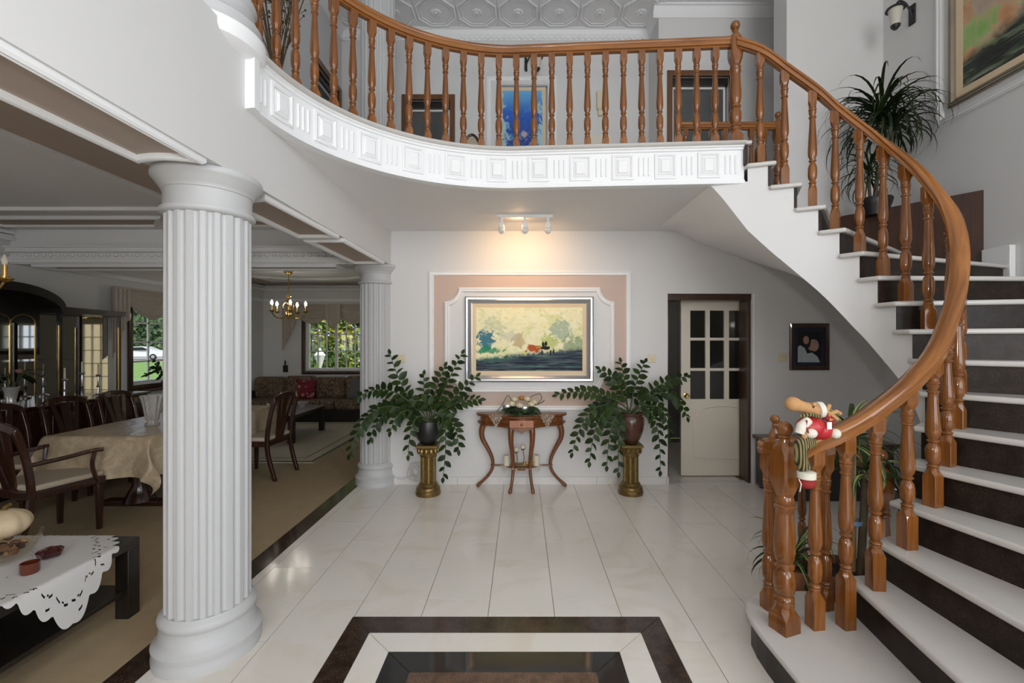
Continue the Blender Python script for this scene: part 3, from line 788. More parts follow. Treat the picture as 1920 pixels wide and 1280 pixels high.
# low railing deeper under the stairs
ur=thing('understair_railing','short oak railing in the shade beneath the curved stairs','balustrade',(2.1,2.9,0))
link('newel_post',newel_mesh('newel_post',.93,.05,M['oak']),ur,True,(2.10,2.62,0))
um=baluster_mesh('baluster',.80,.026,M['oak'])
for x,y in ((1.99,3.18),(2.02,3.0),(2.06,2.82)): link('baluster',um,ur,True,(x,y,0))
rail([(2.1,2.62,.83),(1.97,3.25,.83)],RAIL,ur)
# guard rail across the head of the stairwell
gr=thing('landing_railing','short oak railing at the back of the upper stairwell','balustrade',(2.3,4.92,UF))
gm=baluster_mesh('baluster',.82,.026,M['oak'])
for k in range(7): link('baluster',gm,gr,True,(1.80+.145*k,4.93,UF))
rail([(1.74,4.93,UF+.85),(2.80,4.93,UF+.85)],RAIL,gr)
link('newel_post',newel_mesh('newel_post',1.02,.042,M['oak']),gr,True,(2.82,4.93,UF))
# ------------------------------------------------------------ door of the foyer
d1=thing('door_1','cream panelled door with nine glass panes ajar in the dark wooden frame','door',(2.15,5.1,0)); d1['kind']='structure'; del d1['category']
fw_=.075
DY=5.06
fr=build('door_frame',MB().box(DX0,DX1-.02,BW+.03,BW+WT-.02,DZ-.07,DZ),M['doorwood'],d1,True,bevel=.004)
build('jamb',MB().box(DX1-.052,DX1-.022,BW+.035,BW+WT-.01,0,DZ-.07),M['doorwood'],d1,True,bevel=.004)
build('jamb',MB().box(DX0,DX0+.03,BW+.06,BW+WT-.01,0,DZ-.07),M['doorwood'],d1,True,bevel=.004)
build('jamb',MB().box(DX1-.02,DX1,BW,BW+WT,0,DZ),M['trimwhite'],d1,True,smooth=False)
LX0,LX1=1.83,2.62; LZ0,LZ1=.012,2.02
YD=5.14
# glazing layout
cols=[(1.935,2.11),(2.16,2.325),(2.38,2.55)]; rows=[(1.593,1.905),(1.244,1.562),(.889,1.213)]
lf=MB(); lf=holed('Y',YD,.04,LX0,LX1,LZ0,LZ1,[(c[0],c[1],r[0],r[1]) for c in cols for r in rows])
leaf=build('door_leaf',lf,M['cream'],d1,True,smooth=False)
for c in cols:
    for r in rows:
        build('pane',MB().box(c[0],c[1],YD+.016,YD+.022,r[0],r[1]),M['smoke'],leaf,False,smooth=False)
arch=[(1.965,.20),(2.60,.20),(2.60,.75)]+[(2.31+.28*math.cos(R(d)),.745+.075*math.sin(R(d))) for d in range(15,166,15)]+[(2.02,.70),(1.965,.66)]
build('raised_moulding',MB().frame((0,YD,0),(1,0,0),(0,0,1),(0,-1,0),arch,[(0,0),(0,.008),(.012,.012),(.02,0)]),M['cream'],leaf,False)
build('knob',MB().lathe([(.028,0),(.03,.004),(.012,.008),(.01,.03),(.022,.04),(.026,.052),(.018,.062),(0,.064)],14,(1.885,YD,.93),cap=False,axis=Matrix.Rotation(R(90),4,'X')),M['brass'],leaf,False)
build('threshold',MB().box(DX0,DX1,BW+.0,BW+.14,-.01,.002),M['skirt'],d1,True,smooth=False)
# dark cabinet and phone inside the passage
lamp('passage_fill','POINT',(2.2,6.0,2.55),5,(1,.92,.8),radius=.08)  # added weak lamp without a fixture, lifts the black passage
pc=thing('passage_cabinet','dark cabinet glimpsed through the gap beside the cream door','cabinet',(1.75,6.9,0))
build('body',MB().box(-.35,.35,-.2,.2,0,.9),M['wenge'],pc,bevel=.005)
build('cabinet_top',MB().box(-.38,.38,-.23,.2,.9,.93),M['grey'],pc,bevel=.005)

# ------------------------------------------------------------ wall plates
def switch(x,z,label):
    t=thing('light_switch',label,'light switch',(x,BW,z),0,'ivory light switches on the rear wall')
    build('cover_plate',MB().box(-.043,.043,-.010,0,-.043,.043),M['plate'],t,bevel=.004)
    build('rocker',MB().box(-.022,.022,-.015,-.008,-.018,.018),M['plate'],t,bevel=.003)
switch(-1.305,1.365,'ivory light switch beside the fluted column at the rear wall')
switch(1.415,1.365,'ivory light switch left of the doorway')
switch(2.828,1.375,'ivory light switch left of the framed family photograph')

# ------------------------------------------------------------ landscape painting
def gen(t):
    c=t.coord('Generated'); s=t.sep(c); return c,s
def paint_landscape():
    t=NT('landscape_painting'); c,s=gen(t); x,z=s[0],s[2]
    p=t.mapping(c,(1.6,1,1)); n=t.noise(p,3.2,4,.6,1.5,out=1)
    w=t.n('ShaderNodeVectorMath',operation='MULTIPLY_ADD'); t.lk(n,w.inputs[0]); w.inputs[1].default_value=(.35,.35,.35); t.lk(p,w.inputs[2]); wp=w.outputs[0]
    v=t.voro(wp,5.5); v2=t.voro(wp,13)
    col=t.ramp(v,[(0,(.90,.86,.62)),(.25,(.80,.72,.26)),(.5,(.88,.82,.5)),(.8,(.62,.62,.16))])
    col=t.mix(t.math('MULTIPLY',t.step(v2,.1,.5),.45),col,(.92,.90,.72))
    nn=t.math('ADD',t.math('MULTIPLY',t.noise(wp,7,5,.65),.6),t.math('MULTIPLY',v2,.5))
    def blob(cx,cz,rx,rz,colr,f=1.0):
        nonlocal col
        a=t.math('MULTIPLY',t.math('SUBTRACT',x,cx),1/rx); b=t.math('MULTIPLY',t.math('SUBTRACT',z,cz),1/rz)
        d=t.math('ADD',t.math('MULTIPLY',a,a),t.math('MULTIPLY',b,b)); d=t.math('ADD',d,t.math('MULTIPLY',t.math('SUBTRACT',nn,.5),3.4))
        col=t.mix(t.math('MULTIPLY',t.step(d,1.25,.45),f),col,colr)
    blob(.16,.70,.13,.16,(.50,.56,.38),.6); blob(.10,.50,.11,.2,(.07,.20,.26)); blob(.80,.62,.12,.2,(.34,.45,.34),.8); blob(.93,.42,.12,.16,(.25,.35,.2),.8)
    blob(.40,.48,.07,.14,(.45,.28,.12),.6); blob(.55,.36,.10,.07,(.48,.10,.03)); blob(.68,.45,.13,.13,(.42,.52,.10),.7); blob(.3,.55,.1,.1,(.5,.55,.45),.5)
    # ground sweep
    line=t.math('ADD',t.math('MULTIPLY',x,.16),.20); line=t.math('ADD',line,t.math('MULTIPLY',t.math('SUBTRACT',nn,.5),.14))
    g=t.math('SUBTRACT',line,z)
    st_=t.mapping(c,(2.0,1,26),rot=(0,R(-9),0)); sn=t.noise(st_,1.4,5,.65,.5)
    gc=t.ramp(sn,[(.32,(.008,.009,.014)),(.45,(.02,.035,.06)),(.55,(.10,.12,.14)),(.62,(.03,.16,.12)),(.75,(.50,.52,.42))])
    gl=t.math('MULTIPLY',t.step(x,.45,.12),t.step(z,.12,.24))
    gc=t.mix(t.math('MULTIPLY',gl,.7),gc,(.02,.22,.12))
    col=t.mix(t.step(g,-.03,.05),col,gc)
    blob(.12,.33,.15,.06,(.02,.26,.13),.9)
    # small dark rider
    col_=col
    for cx,cz,rx,rz in ((.655,.36,.05,.035),(.63,.42,.014,.05),(.655,.43,.016,.04),(.62,.29,.008,.06),(.70,.29,.008,.06),(.73,.30,.008,.05)):
        a=t.math('MULTIPLY',t.math('SUBTRACT',x,cx),1/rx); b=t.math('MULTIPLY',t.math('SUBTRACT',z,cz),1/rz)
        d=t.math('ADD',t.math('MULTIPLY',a,a),t.math('MULTIPLY',b,b)); d=t.math('ADD',d,t.math('MULTIPLY',t.math('SUBTRACT',v2,.3),.8))
        col=t.mix(t.step(d,1.1,.7),col,(.02,.018,.02))
    return t.fin(col,.6,0,.15,0)
def paint_sea():
    t=NT('undersea_painting'); c,s=gen(t); x,z=s[0],s[2]
    n=t.noise(t.mapping(c,(2,1,3)),2.5,4,.6,1.2)
    col=t.ramp(z,[(0,(.01,.06,.16)),(.35,(.01,.05,.32)),(.7,(.02,.12,.55)),(1,(.16,.48,.80))])
    col=t.mix(t.math('MULTIPLY',t.step(n,.5,.7),.5),col,(.12,.40,.75))
    side=t.math('ABSOLUTE',t.math('SUBTRACT',x,.5)); f=t.math('ADD',side,t.math('MULTIPLY',t.math('SUBTRACT',n,.5),.9)); f=t.math('SUBTRACT',f,t.math('MULTIPLY',z,.12))
    col=t.mix(t.step(f,.3,.45),col,(.35,.62,.72))
    m=t.noise(t.mapping(c,(5,1,8)),2.0,4,.6,1.5)
    lowm=t.math('MULTIPLY',t.step(z,.45,.2),t.step(m,.52,.62)); col=t.mix(lowm,col,(.5,.62,.62))
    lowg=t.math('MULTIPLY',t.step(z,.25,.05),t.step(m,.5,.4)); col=t.mix(lowg,col,(.04,.25,.12))
    a=t.math('MULTIPLY',t.math('SUBTRACT',x,.55),13.0); b=t.math('MULTIPLY',t.math('SUBTRACT',z,.40),22.0)
    d=t.math('ADD',t.math('MULTIPLY',a,a),t.math('MULTIPLY',b,b)); d=t.math('ADD',d,t.math('MULTIPLY',t.math('SUBTRACT',m,.5),5.0)); col=t.mix(t.math('MULTIPLY',t.step(d,1.2,.6),.8),col,(.6,.5,.42))
    return t.fin(col,.4,0,.4,.1)
def paint_garden():
    t=NT('abstract_garden_painting'); c,s=gen(t); x,z=s[1],s[2]
    p=t.mapping(c,(1,1.2,1),rot=(R(-35),0,0)); n=t.noise(p,3,4,.6,1.0,out=1)
    w=t.n('ShaderNodeVectorMath',operation='MULTIPLY_ADD'); t.lk(n,w.inputs[0]); w.inputs[1].default_value=(.3,.3,.3); t.lk(p,w.inputs[2]); wp=w.outputs[0]
    v=t.n('ShaderNodeTexVoronoi'); t.lk(wp,v.inputs['Vector']); v.inputs['Scale'].default_value=8
    hue=t.sep(v.outputs['Color'])[0]
    col=t.ramp(hue,[(0,(.13,.15,.14)),(.2,(.34,.36,.33)),(.4,(.50,.20,.06)),(.55,(.60,.30,.12)),(.7,(.14,.42,.03)),(.85,(.22,.50,.05)),(1,(.40,.40,.36))])
    col=t.mix(t.math('MULTIPLY',v.outputs['Distance'],.5),col,(.75,.62,.45))
    nn=t.noise(wp,3,3)
    # dark diagonal strokes in the lower part; y axis of the wall grows away from the viewer
    line=t.math('ADD',t.math('MULTIPLY',t.math('SUBTRACT',1.0,x),.22),.19); line=t.math('ADD',line,t.math('MULTIPLY',t.math('SUBTRACT',nn,.5),.25))
    sn=t.noise(t.mapping(c,(1,3,22),rot=(R(14),0,0)),1.3,5,.65,.4)
    gc=t.ramp(sn,[(.38,(.004,.005,.004)),(.5,(.02,.028,.018)),(.58,(.09,.12,.06)),(.7,(.30,.33,.28))])
    col=t.mix(t.step(t.math('SUBTRACT',line,z),-.04,.05),col,gc)
    return t.fin(col,.4,0,.4,.1)
def picture(name,label,basis,a0,a1,b0,b1,fw,fmat,mw,canvas,fprof=None,loc=None,matmat='linen'):
    o=Vector(basis[0]); u,v,n=map(Vector,basis[1:])
    c=o+u*((a0+a1)/2)+v*b0
    t=thing(name,label,'painting',c)
    pr=fprof or [(0,0),(0,.03),(fw*.15,.038),(fw*.4,.032),(fw*.55,.036),(fw*.8,.022),(fw,.016),(fw,0)]
    build('frame',MB().frame(*basis,rect(a0,a1,b0,b1),pr),M[fmat],t,True,angle=25)
    g=fw
    build('mat_border',MB().frame(*basis,rect(a0+g,a1-g,b0+g,b1-g),[(0,0),(0,.014),(mw,.010),(mw,0)]),M[matmat],t,True,smooth=False)
    g=fw+mw
    poly=rect(a0+g,a1-g,b0+g,b1-g)
    build('canvas',MB().wprism(*basis,poly,.002,.009),canvas,t,True,smooth=False)
    return t
LB0=((0,BW-.009,0),(1,0,0),(0,0,1),(0,-1,0))
picture('landscape_painting','abstract yellow and green landscape painting in a silver frame',LB0,-.61,.775,1.115,2.035,.075,'silver',.042,paint_landscape())

# ------------------------------------------------------------ framed family photograph
fp=thing('framed_photograph','small dark framed family photograph on the wall under the stairs','photograph',(3.12,BW,1.24))
B0=((3.12,BW,1.24),(1,0,0),(0,0,1),(0,-1,0))
def wl(name,poly,d0,d1,mat): return build(name,MB().wprism((0,0,0),(1,0,0),(0,0,1),(0,-1,0),poly,d0,d1),mat,fp,smooth=False)
build('frame',MB().frame((0,0,0),(1,0,0),(0,0,1),(0,-1,0),rect(-.212,.212,0,.505),[(0,0),(0,.02),(.01,.026),(.03,.016),(.045,.018),(.045,0)]),M['doorwood'],fp)
navy=plain('navy_mount',(.012,.014,.035),.6); wl('mount',rect(-.17,.17,.042,.463),0,.008,navy)
wl('photo_backdrop',rect(-.125,.125,.085,.415),.008,.0085,plain('photo_black',(.008,.007,.008),.3))
shirt=plain('photo_shirt',(.42,.47,.50),.4,noise=.2,nscale=30); skin=plain('photo_skin',(.42,.25,.18),.4,noise=.15,nscale=40); hair=plain('photo_hair',(.015,.012,.012),.4)
def ell(cx,cz,rx,rz,n=14): return [(cx+rx*math.cos(2*PI*k/n),cz+rz*math.sin(2*PI*k/n)) for k in range(n)]
wl('printed_shirt',[(-.125,.085),(-.03,.085),(-.02,.17),(-.05,.24),(-.10,.27),(-.125,.25)],.0085,.0090,shirt)
wl('printed_shirt',[(-.11,.085),(.115,.085),(.09,.145),(.03,.19),(-.02,.18),(-.06,.14)],.0090,.0095,shirt)
wl('printed_hair',ell(-.045,.345,.042,.05),.0085,.0091,hair)
wl('printed_face',ell(-.035,.325,.032,.045),.0091,.0096,skin)
wl('printed_face',ell(.055,.265,.048,.062),.0095,.0100,skin)
wl('printed_hand',ell(.02,.235,.03,.022),.0100,.0105,skin)
wl('printed_hair',[(.01,.275),(.02,.33),(.055,.335),(.09,.315),(.095,.30),(.055,.312),(.025,.30)],.0100,.0104,plain('photo_grey_hair',(.3,.28,.26),.4))

# ------------------------------------------------------------ ceiling track light
tl=thing('track_light','white ceiling track with three spotlights above the painting','track light',(.03,4.235,CZ-.03))
build('track',MB().box(-.265,.265,-.014,.014,0,.03),M['plastic'],tl,bevel=.004)
for i,x in enumerate((-.22,0,.22)):
    s=build('stem',MB().box(x-.012,x+.012,-.012,.012,-.045,.002),M['plastic'],tl,bevel=.003)
    h=build('spot_head',MB().box(x-.02,x+.02,-.025,.025,-.10,-.045).lathe([(.014,-.03),(.026,-.025),(.032,.0),(.030,.05),(.024,.07)],18,(x,.012,-.115),cap=True,axis=Matrix.Rotation(R(-38),4,'X')),M['plastic'],tl,bevel=.003)
    L=lamp('spot_lamp','SPOT',(.03+x,4.235+.075,CZ-.16),[4.5,6.5,3.5][i],(1,.62,.30),(R(62),0,0),radius=.025); L.data.spot_size=R(150); L.data.spot_blend=.9
wl2=lamp('track_glow','POINT',(-.03,4.235+.06,CZ-.05),1.3,(1,.60,.28),radius=.02)

# ------------------------------------------------------------ console table
ct=thing('console_table','half round carved console table with cabriole legs under the painting','table',(0,4.845,0))
def topcurve(rx,ry,n=30,serp=.0):
    pts=[]
    for i in range(n+1):
        a=PI*i/n; x=-math.cos(a); y=-math.sin(a)
        bulge=1+.05*math.cos(6*a)
        pts.append((rx*x,ry*(y**1 if True else y)*(1+.06*math.cos(4*a))))
    return pts
tp=[(-.485,0)]+[(-.485,-.05),(-.47,-.10),(-.42,-.145),(-.36,-.17),(-.28,-.20),(-.22,-.245),(-.17,-.285),(-.10,-.315),(0,-.325)]
tp+= [(-x,y) for x,y in tp[::-1][1:]]
def off(p,d): return [(x*(1-d/.48),y*(1-d/.32)) for x,y in p]
mbt=MB()
mbt.loft([[(x,y,.762) for x,y in off(tp,.02)],[(x,y,.768) for x,y in off(tp,.004)],[(x,y,.776) for x,y in tp],[(x,y,.786) for x,y in tp],[(x,y,.79) for x,y in off(tp,.01)]])
build('table_top',mbt,M['console'],ct)
build('apron',MB().loft([[(x,y,.665) for x,y in off(tp,.035)],[(x,y,.70) for x,y in off(tp,.04)],[(x,y,.762) for x,y in off(tp,.04)]]),M['console'],ct)
build('apron_bead',MB().loft([[(x,y,.684) for x,y in off(tp,.03)],[(x,y,.690) for x,y in off(tp,.012)],[(x,y,.699) for x,y in off(tp,.012)],[(x,y,.704) for x,y in off(tp,.03)]]),M['console'],ct)
dr=build('drawer',MB().box(-.125,.125,-.318,-.25,.672,.752),wood('drawer_wood',(.26,.065,.012),(.42,.12,.026),.28,.4),ct,bevel=.006)
build('drawer_pull',MB().ball((0,-.322,.708),(.012,.008,.014),8,6),M['bronze'],dr)
val=[(-.125,.672)]+[(-.10,.655),(-.055,.648),(0,.618),(.055,.648),(.10,.655)]+[(.125,.672)]
build('carved_apron_drop',MB().wprism((0,-.30,0),(1,0,0),(0,0,1),(0,-1,0),val,-.02,.012),M['console'],ct,bevel=.004)
def cabriole(base,d):
    # d outward direction; S-curved leg
    bx,by=base
    pts=[];rad=[]
    for z,o,r in ((.70,-.012,.034),(.66,.004,.040),(.60,.014,.038),(.52,.010,.033),(.44,-.012,.029),(.36,-.034,.026),(.28,-.048,.024),(.20,-.046,.022),(.13,-.026,.020),(.07,.004,.019),(.035,.024,.023),(.015,.034,.026),(.003,.034,.018)):
        pts.append((bx+d[0]*o,by+d[1]*o,z)); rad.append(r*.82)
    return MB().tube(catmull(pts,2),[interp(i/2,list(range(len(rad))),rad) for i in range(2*len(rad)-1)],10)
for bs_,d in (((-.40,-.06),(-1.9,0)),((.40,-.06),(1.9,0)),((-.105,-.25),(-.35,-.9)),((.105,-.25),(.35,-.9))):
    build('leg',cabriole(bs_,d),M['console'],ct,angle=60)
build('shelf',MB().loft([[(x*.36,y*.62-.05,z) for x,y in tp] for z in (.225,.245)]).box(-.33,.33,-.09,-.06,.228,.242),M['console'],ct,bevel=.003)
# lace runner with hanging points
lace=NT('crochet_lace'); c_=lace.coord(); vv=lace.voro(c_,70); f_=lace.step(vv,.25,.42)
tb=lace.n('ShaderNodeBsdfTransparent'); mx=lace.n('ShaderNodeMixShader'); lace.fin((.62,.54,.43),.9)
lace.lk(lace.math('MULTIPLY',f_,.85),mx.inputs[0]); lace.lk(lace.b.outputs[0],mx.inputs[1]); lace.lk(tb.outputs[0],mx.inputs[2]); lace.lk(mx.outputs[0],lace.t.nodes['Material Output'].inputs[0])
M['lace']=lace.m
def doily(name,label,loc,parent_label,W,D,zt,drop,pts):
    t=thing(name,label,'doily',loc)
    build('centre_cloth',MB().prism([(-W,.0),(-W*.9,-D*.8),(-W*.35,-D),(W*.35,-D),(W*.9,-D*.8),(W,0)],zt,zt+.003),M['lace'],t,smooth=False)
    for x,y,w_,h_,tw in pts:
        poly=[]
        for i in range(9): poly.append((-w_+2*w_*i/8,0))
        nt=6; low=[]
        for i in range(2*nt+1):
            u=-1+2*i/(2*nt); low.append((u*w_,-h_*(1-abs(u))-(.012 if i%2 else 0)))
        poly=[(-w_,0)]+low[1:-1]+[(w_,0)]
        a=tw
        build('hanging_point',MB().wprism((x,y,zt+.002),(math.cos(a),math.sin(a),0),(0,0,1),(math.sin(a),-math.cos(a),0),poly,0,.002),M['lace'],t,smooth=False)
    return t
doily('lace_runner','cream crochet runner hanging over the front of the console table',(0,4.845,.791),'',.31,.27,0,.13,[(-.265,-.232,.085,.13,R(-22)),(.265,-.232,.085,.13,R(22))])
doily('lace_mat','small crochet mat on the lower shelf of the console table',(0,4.845,.246),'',.15,.19,0,.08,[(-.17,-.13,.06,.08,R(-30)),(0,-.243,.11,.03,0),(.17,-.13,.06,.08,R(30))])
# flower arrangement
fa=thing('flower_arrangement','silk arrangement of cream roses and green leaves on the console table','flowers',(.0,4.70,.795))
gl=leafmat('silk_leaf',(.012,.045,.014),(.05,.12,.035)); rose_=plain('cream_rose',(.72,.64,.44),.6,noise=.1,nscale=60); org=plain('orange_rose',(.5,.2,.06),.6,noise=.2,nscale=60)
build('basket',MB().lathe([(.10,0),(.14,.03),(.15,.055),(.12,.06)],20),plain('dark_basket',(.02,.03,.015),.7),fa)
def leafshape(L,W,fold=.15,curl=.2):
    rows=[(0,.12),(.18,.75),(.42,1.0),(.68,.8),(.88,.35),(1,.02)]
    vs=[];fs=[]
    for t_,w_ in rows:
        z=-curl*L*t_*t_
        vs+=[(L*t_,-W*w_/2,z+fold*W*w_/2),(L*t_,0,z),(L*t_,W*w_/2,z+fold*W*w_/2)]
    for i in range(len(rows)-1):
        for j in range(2): k=i*3+j; fs.append((k,k+1,k+4,k+3))
    return MB().add(vs,fs)
big=leafshape(.17,.085).mesh('leaf',gl)
random.seed(3)
for k in range(22):
    a=2*PI*k/22+random.uniform(-.1,.1); o=link('leaf',big,fa); r=random.uniform(.04,.10)
    o.location=(r*math.cos(a)*1.2,r*math.sin(a)*.6-.01,random.uniform(.03,.08)); o.rotation_euler=(random.uniform(-.4,.4),random.uniform(-.15,.35),a); o.scale=(random.uniform(.7,1.05),)*3
def rose(c,r,m):
    mb=MB().ball(c,(r*.55,r*.55,r*.7),10,7)
    for q in range(7):
        a=q*2.4; b=.45+.07*q
        Mx=Matrix.Rotation(a,3,'Z')@Matrix.Rotation(.25,3,'Y')
        mb.ball(Vector(c)+Vector((math.cos(a),math.sin(a),-.1))*r*b,(r*.16,r*.55,r*.6),7,5,Mx)
    return mb
for c,m in (((-.075,-.05,.155),rose_),((.055,-.055,.16),rose_),((-.10,-.09,.115),rose_),((.10,-.09,.11),rose_),((.0,-.02,.165),org),((.13,-.02,.12),rose_),((-.02,-.11,.10),rose_)):
    build('rose',rose(c,.036,m),m,fa,angle=70)
for pts in ([(.07,-.02,.10),(.10,-.03,.18),(.15,-.03,.20),(.19,-.03,.21),(.21,-.03,.16),(.17,-.03,.11)],[(-.08,-.02,.1),(-.12,-.03,.17),(-.15,-.03,.19),(-.20,-.03,.10),(-.26,-.05,.03)],[(.1,0,.08),(.2,0,.11),(.24,.0,.14)]):
    build('twig',MB().tube(catmull(pts,4),.004,5),M['stem'],fa)
for c in ((-.15,-.10,.09),(.03,-.12,.075)):
    build('glass_ornament',MB().ball(c,(.045,.02,.028),12,8),M['silver'],fa)
# candles on the lower shelf
candle=plain('ivory_wax',(.70,.64,.50),.5,noise=.04)
for x,lab in ((-.155,'left ivory pillar candle on the console shelf'),(.155,'right ivory pillar candle on the console shelf')):
    t=thing('pillar_candle',lab,'candle',(x,4.72,.25),0,'pillar candles on the console shelf')
    build('wax',MB().lathe([(.038,0),(.038,.10),(.033,.106),(.01,.102)],18),candle,t); build('wick',MB().tube([(0,0,.1),(.002,0,.116)],.0015,5),M['iron'],t)
cs=thing('twin_candle_holder','gilt candle holder with two round ivory candles on the shelf','candle holder',(0,4.70,.25))
build('base',MB().box(-.11,.11,-.03,.03,0,.018),M['bronze'],cs,bevel=.006)
for x,h in ((-.055,.13),(.015,.16)):
    build('stem',MB().tube([(x,0,.015),(x+.012,0,h*.5),(x,0,h)],.005,7),M['bronze'],cs); build('cup',MB().lathe([(.006,h),(.02,h+.008),(.022,h+.014),(.018,h+.014)],12,(x,0,0)),M['bronze'],cs)
    build('ball_candle',MB().ball((x,0,h+.036),.027,14,9),candle,cs)
for k in range(9): build('gilt_leaf',MB().ball((.03+.012*k,-.02+.01*math.sin(k*2),.022+.012*abs(math.sin(k))),(.016,.01,.01),7,5),M['brass'],cs)

# ------------------------------------------------------------ pedestals and the feathery potted plants
def pedestal(x,y,label):
    t=thing('pedestal',label,'pedestal',(x,y,0),0,'gilt column pedestals')
    build('foot',MB().lathe([(.125,0),(.128,.03),(.118,.045),(.122,.06),(.115,.08),(.095,.09),(.098,.105),(.088,.118),(.078,.125)],28),M['bronze'],t)
    n=12; prof=[]
    for k in range(n):
        a=2*PI*k/n
        for da,r in ((-.5,.078),(-.28,.078),(-.2,.068),(0,.064),(.2,.068),(.28,.078)): prof.append((a+da*2*PI/n,r))
    build('shaft',MB().loft([[(r*math.cos(a),r*math.sin(a),z) for a,r in prof] for z in (.12,.39)]),M['bronze'],t,angle=50)
    build('capital',MB().lathe([(.078,.385),(.088,.392),(.082,.40),(.085,.43),(.10,.46),(.108,.48),(.115,.485)],24).box(-.105,.105,-.105,.105,.485,.51),M['bronze'],t)
    for k in range(12):
        a=2*PI*k/12
        build('acanthus',MB().ball((.095*math.cos(a),.095*math.sin(a),.445),(.022,.022,.032),7,5),M['bronze'],t)
    return t
leaf_me=leafshape(.105,.062,.2,.18).mesh('leaf',M['leaf'])
def zz(name,label,base,stems,pot,potmat,seed):
    random.seed(seed); X,Y,Z=base
    t=thing(name,label,'potted plant',(X,Y,Z),0,'feathery potted plants on pedestals')
    build('pot',MB().lathe(pot,28),potmat,t); top=pot[-2][1] if len(pot)>1 else .2
    rz=max(p[1] for p in pot)
    build('soil',MB().lathe([(.09,rz-.03),(.09,rz-.02),(.0,rz-.015)],16,cap=False),M['soil'],t)
    k=1/182.6
    for (cx,cz,tx,tz,dy) in stems:
        p0=Vector((random.uniform(-.03,.03),random.uniform(-.03,.03),rz-.02)); p1=Vector((cx*k,dy*.45,rz-cz*k)); p2=Vector((tx*k,dy,rz-tz*k))
        N=22; pts=[(1-u)**2*p0+2*u*(1-u)*p1+u*u*p2 for u in [i/N for i in range(N+1)]]
        L=sum((b-a).length for a,b in zip(pts,pts[1:]))
        s=build('stem',MB().tube(pts,[.008-.005*i/N for i in range(N+1)],6),M['stem'],t)
        n=max(7,int(L/.041)); 
        for i in range(n):
            u=.22+.78*(i+.5)/n; q=u*N; i0=min(int(q),N-1); p=pts[i0].lerp(pts[i0+1],q-i0); tg=(pts[i0+1]-pts[i0]).normalized()
            face=Vector((random.uniform(-.25,.25),-.75,.55)).normalized(); sd=tg.cross(face)
            if sd.length<.2: sd=tg.cross(Vector((1,0,.3)))
            sd=sd.normalized()*(1 if i%2 else -1)
            d=(sd*.85+tg*.55+Vector((0,0,-.10))).normalized()
            nz=(face-d*face.dot(d)).normalized(); yv=nz.cross(d)
            rot=Matrix((d,yv,nz)).transposed().to_4x4()
            sc=(1.0-.35*max(0,u-.7)/.3)*random.uniform(.82,1.1)
            o=link('leaf',leaf_me,s); o.matrix_local=Matrix.Translation(p)@rot@Matrix.Rotation(random.uniform(-.5,.5),4,'X')@Matrix.Scale(sc,4)
        tip=link('leaf',leaf_me,s); tg=(pts[-1]-pts[-2]).normalized(); f=Vector((0,-1,.3)); yv=f.cross(tg).normalized()
        tip.matrix_local=Matrix.Translation(pts[-1])@Matrix((tg,yv,tg.cross(yv))).transposed().to_4x4()@Matrix.Scale(.6,4)
    return t
PL=(-.95,4.56); PR=(1.115,4.58)
pedestal(PL[0],PL[1],'gilt fluted pedestal left of the console table'); pedestal(PR[0],PR[1],'gilt fluted pedestal right of the console table, beside the doorway')
potL=[(.06,0),(.075,.01),(.115,.06),(.132,.12),(.135,.18),(.125,.235),(.118,.24),(.115,.225)]
potR=[(.055,0),(.07,.01),(.10,.06),(.128,.14),(.14,.21),(.135,.26),(.12,.285),(.128,.30),(.128,.315),(.115,.315),(.11,.29)]
zz('potted_plant','large feathery green plant in a dark pot on the left pedestal',(PL[0],PL[1],.51),[(-45,-40,-68,-122,-.05),(-62,-88,-122,-45,-.12),(-105,-78,-134,55,-.18),(-75,-62,-108,35,-.02),(-28,-38,-28,55,-.2),(48,-48,34,95,-.2),(22,-50,60,-122,.08),(52,-42,97,-40,-.05),(35,-30,88,-80,.06),(-12,-35,-12,-82,.1),(8,-50,27,-98,.1),(-48,-48,-62,15,-.15),(-40,-70,-98,-8,.05),(58,-25,62,45,-.22),(20,-40,-20,-40,-.15)],potL,M['potdark'],11)
zz('potted_plant','large feathery green plant in a brown glazed pot on the right pedestal',(PR[0],PR[1],.51),[(-52,-55,-137,-34,-.05),(-80,-55,-112,68,-.15),(-66,-45,-82,82,-.2),(-42,-28,-52,88,-.22),(-30,-20,-32,98,-.24),(-12,-55,-55,-80,.05),(-6,-45,-14,-92,.1),(8,-55,30,-92,.08),(40,-60,108,-66,.05),(75,-80,104,8,-.02),(52,-48,44,98,-.2),(64,-45,66,42,-.1),(30,-30,15,-40,-.15),(-52,-40,-70,20,.0)],potR,M['pot'],23)
# loose cable coil by the left pedestal
cb=MB()
cp=[]
for i in range(60):
    a=i*.55; r=.06+.03*math.sin(i*.7)
    cp.append((-1.14+r*math.cos(a),BW-.06+.02*math.sin(i),.15+r*1.2*math.sin(a)))
cp=[(-1.36,BW-.02,.08),(-1.28,BW-.05,.07)]+cp
cbo=build('cable_coil',cb.tube(catmull(cp,3),.0028,5),plain('pale_cable',(.55,.53,.5),.5)); tag(cbo,'loose coil of pale cable on the wall behind the left pedestal','cable')
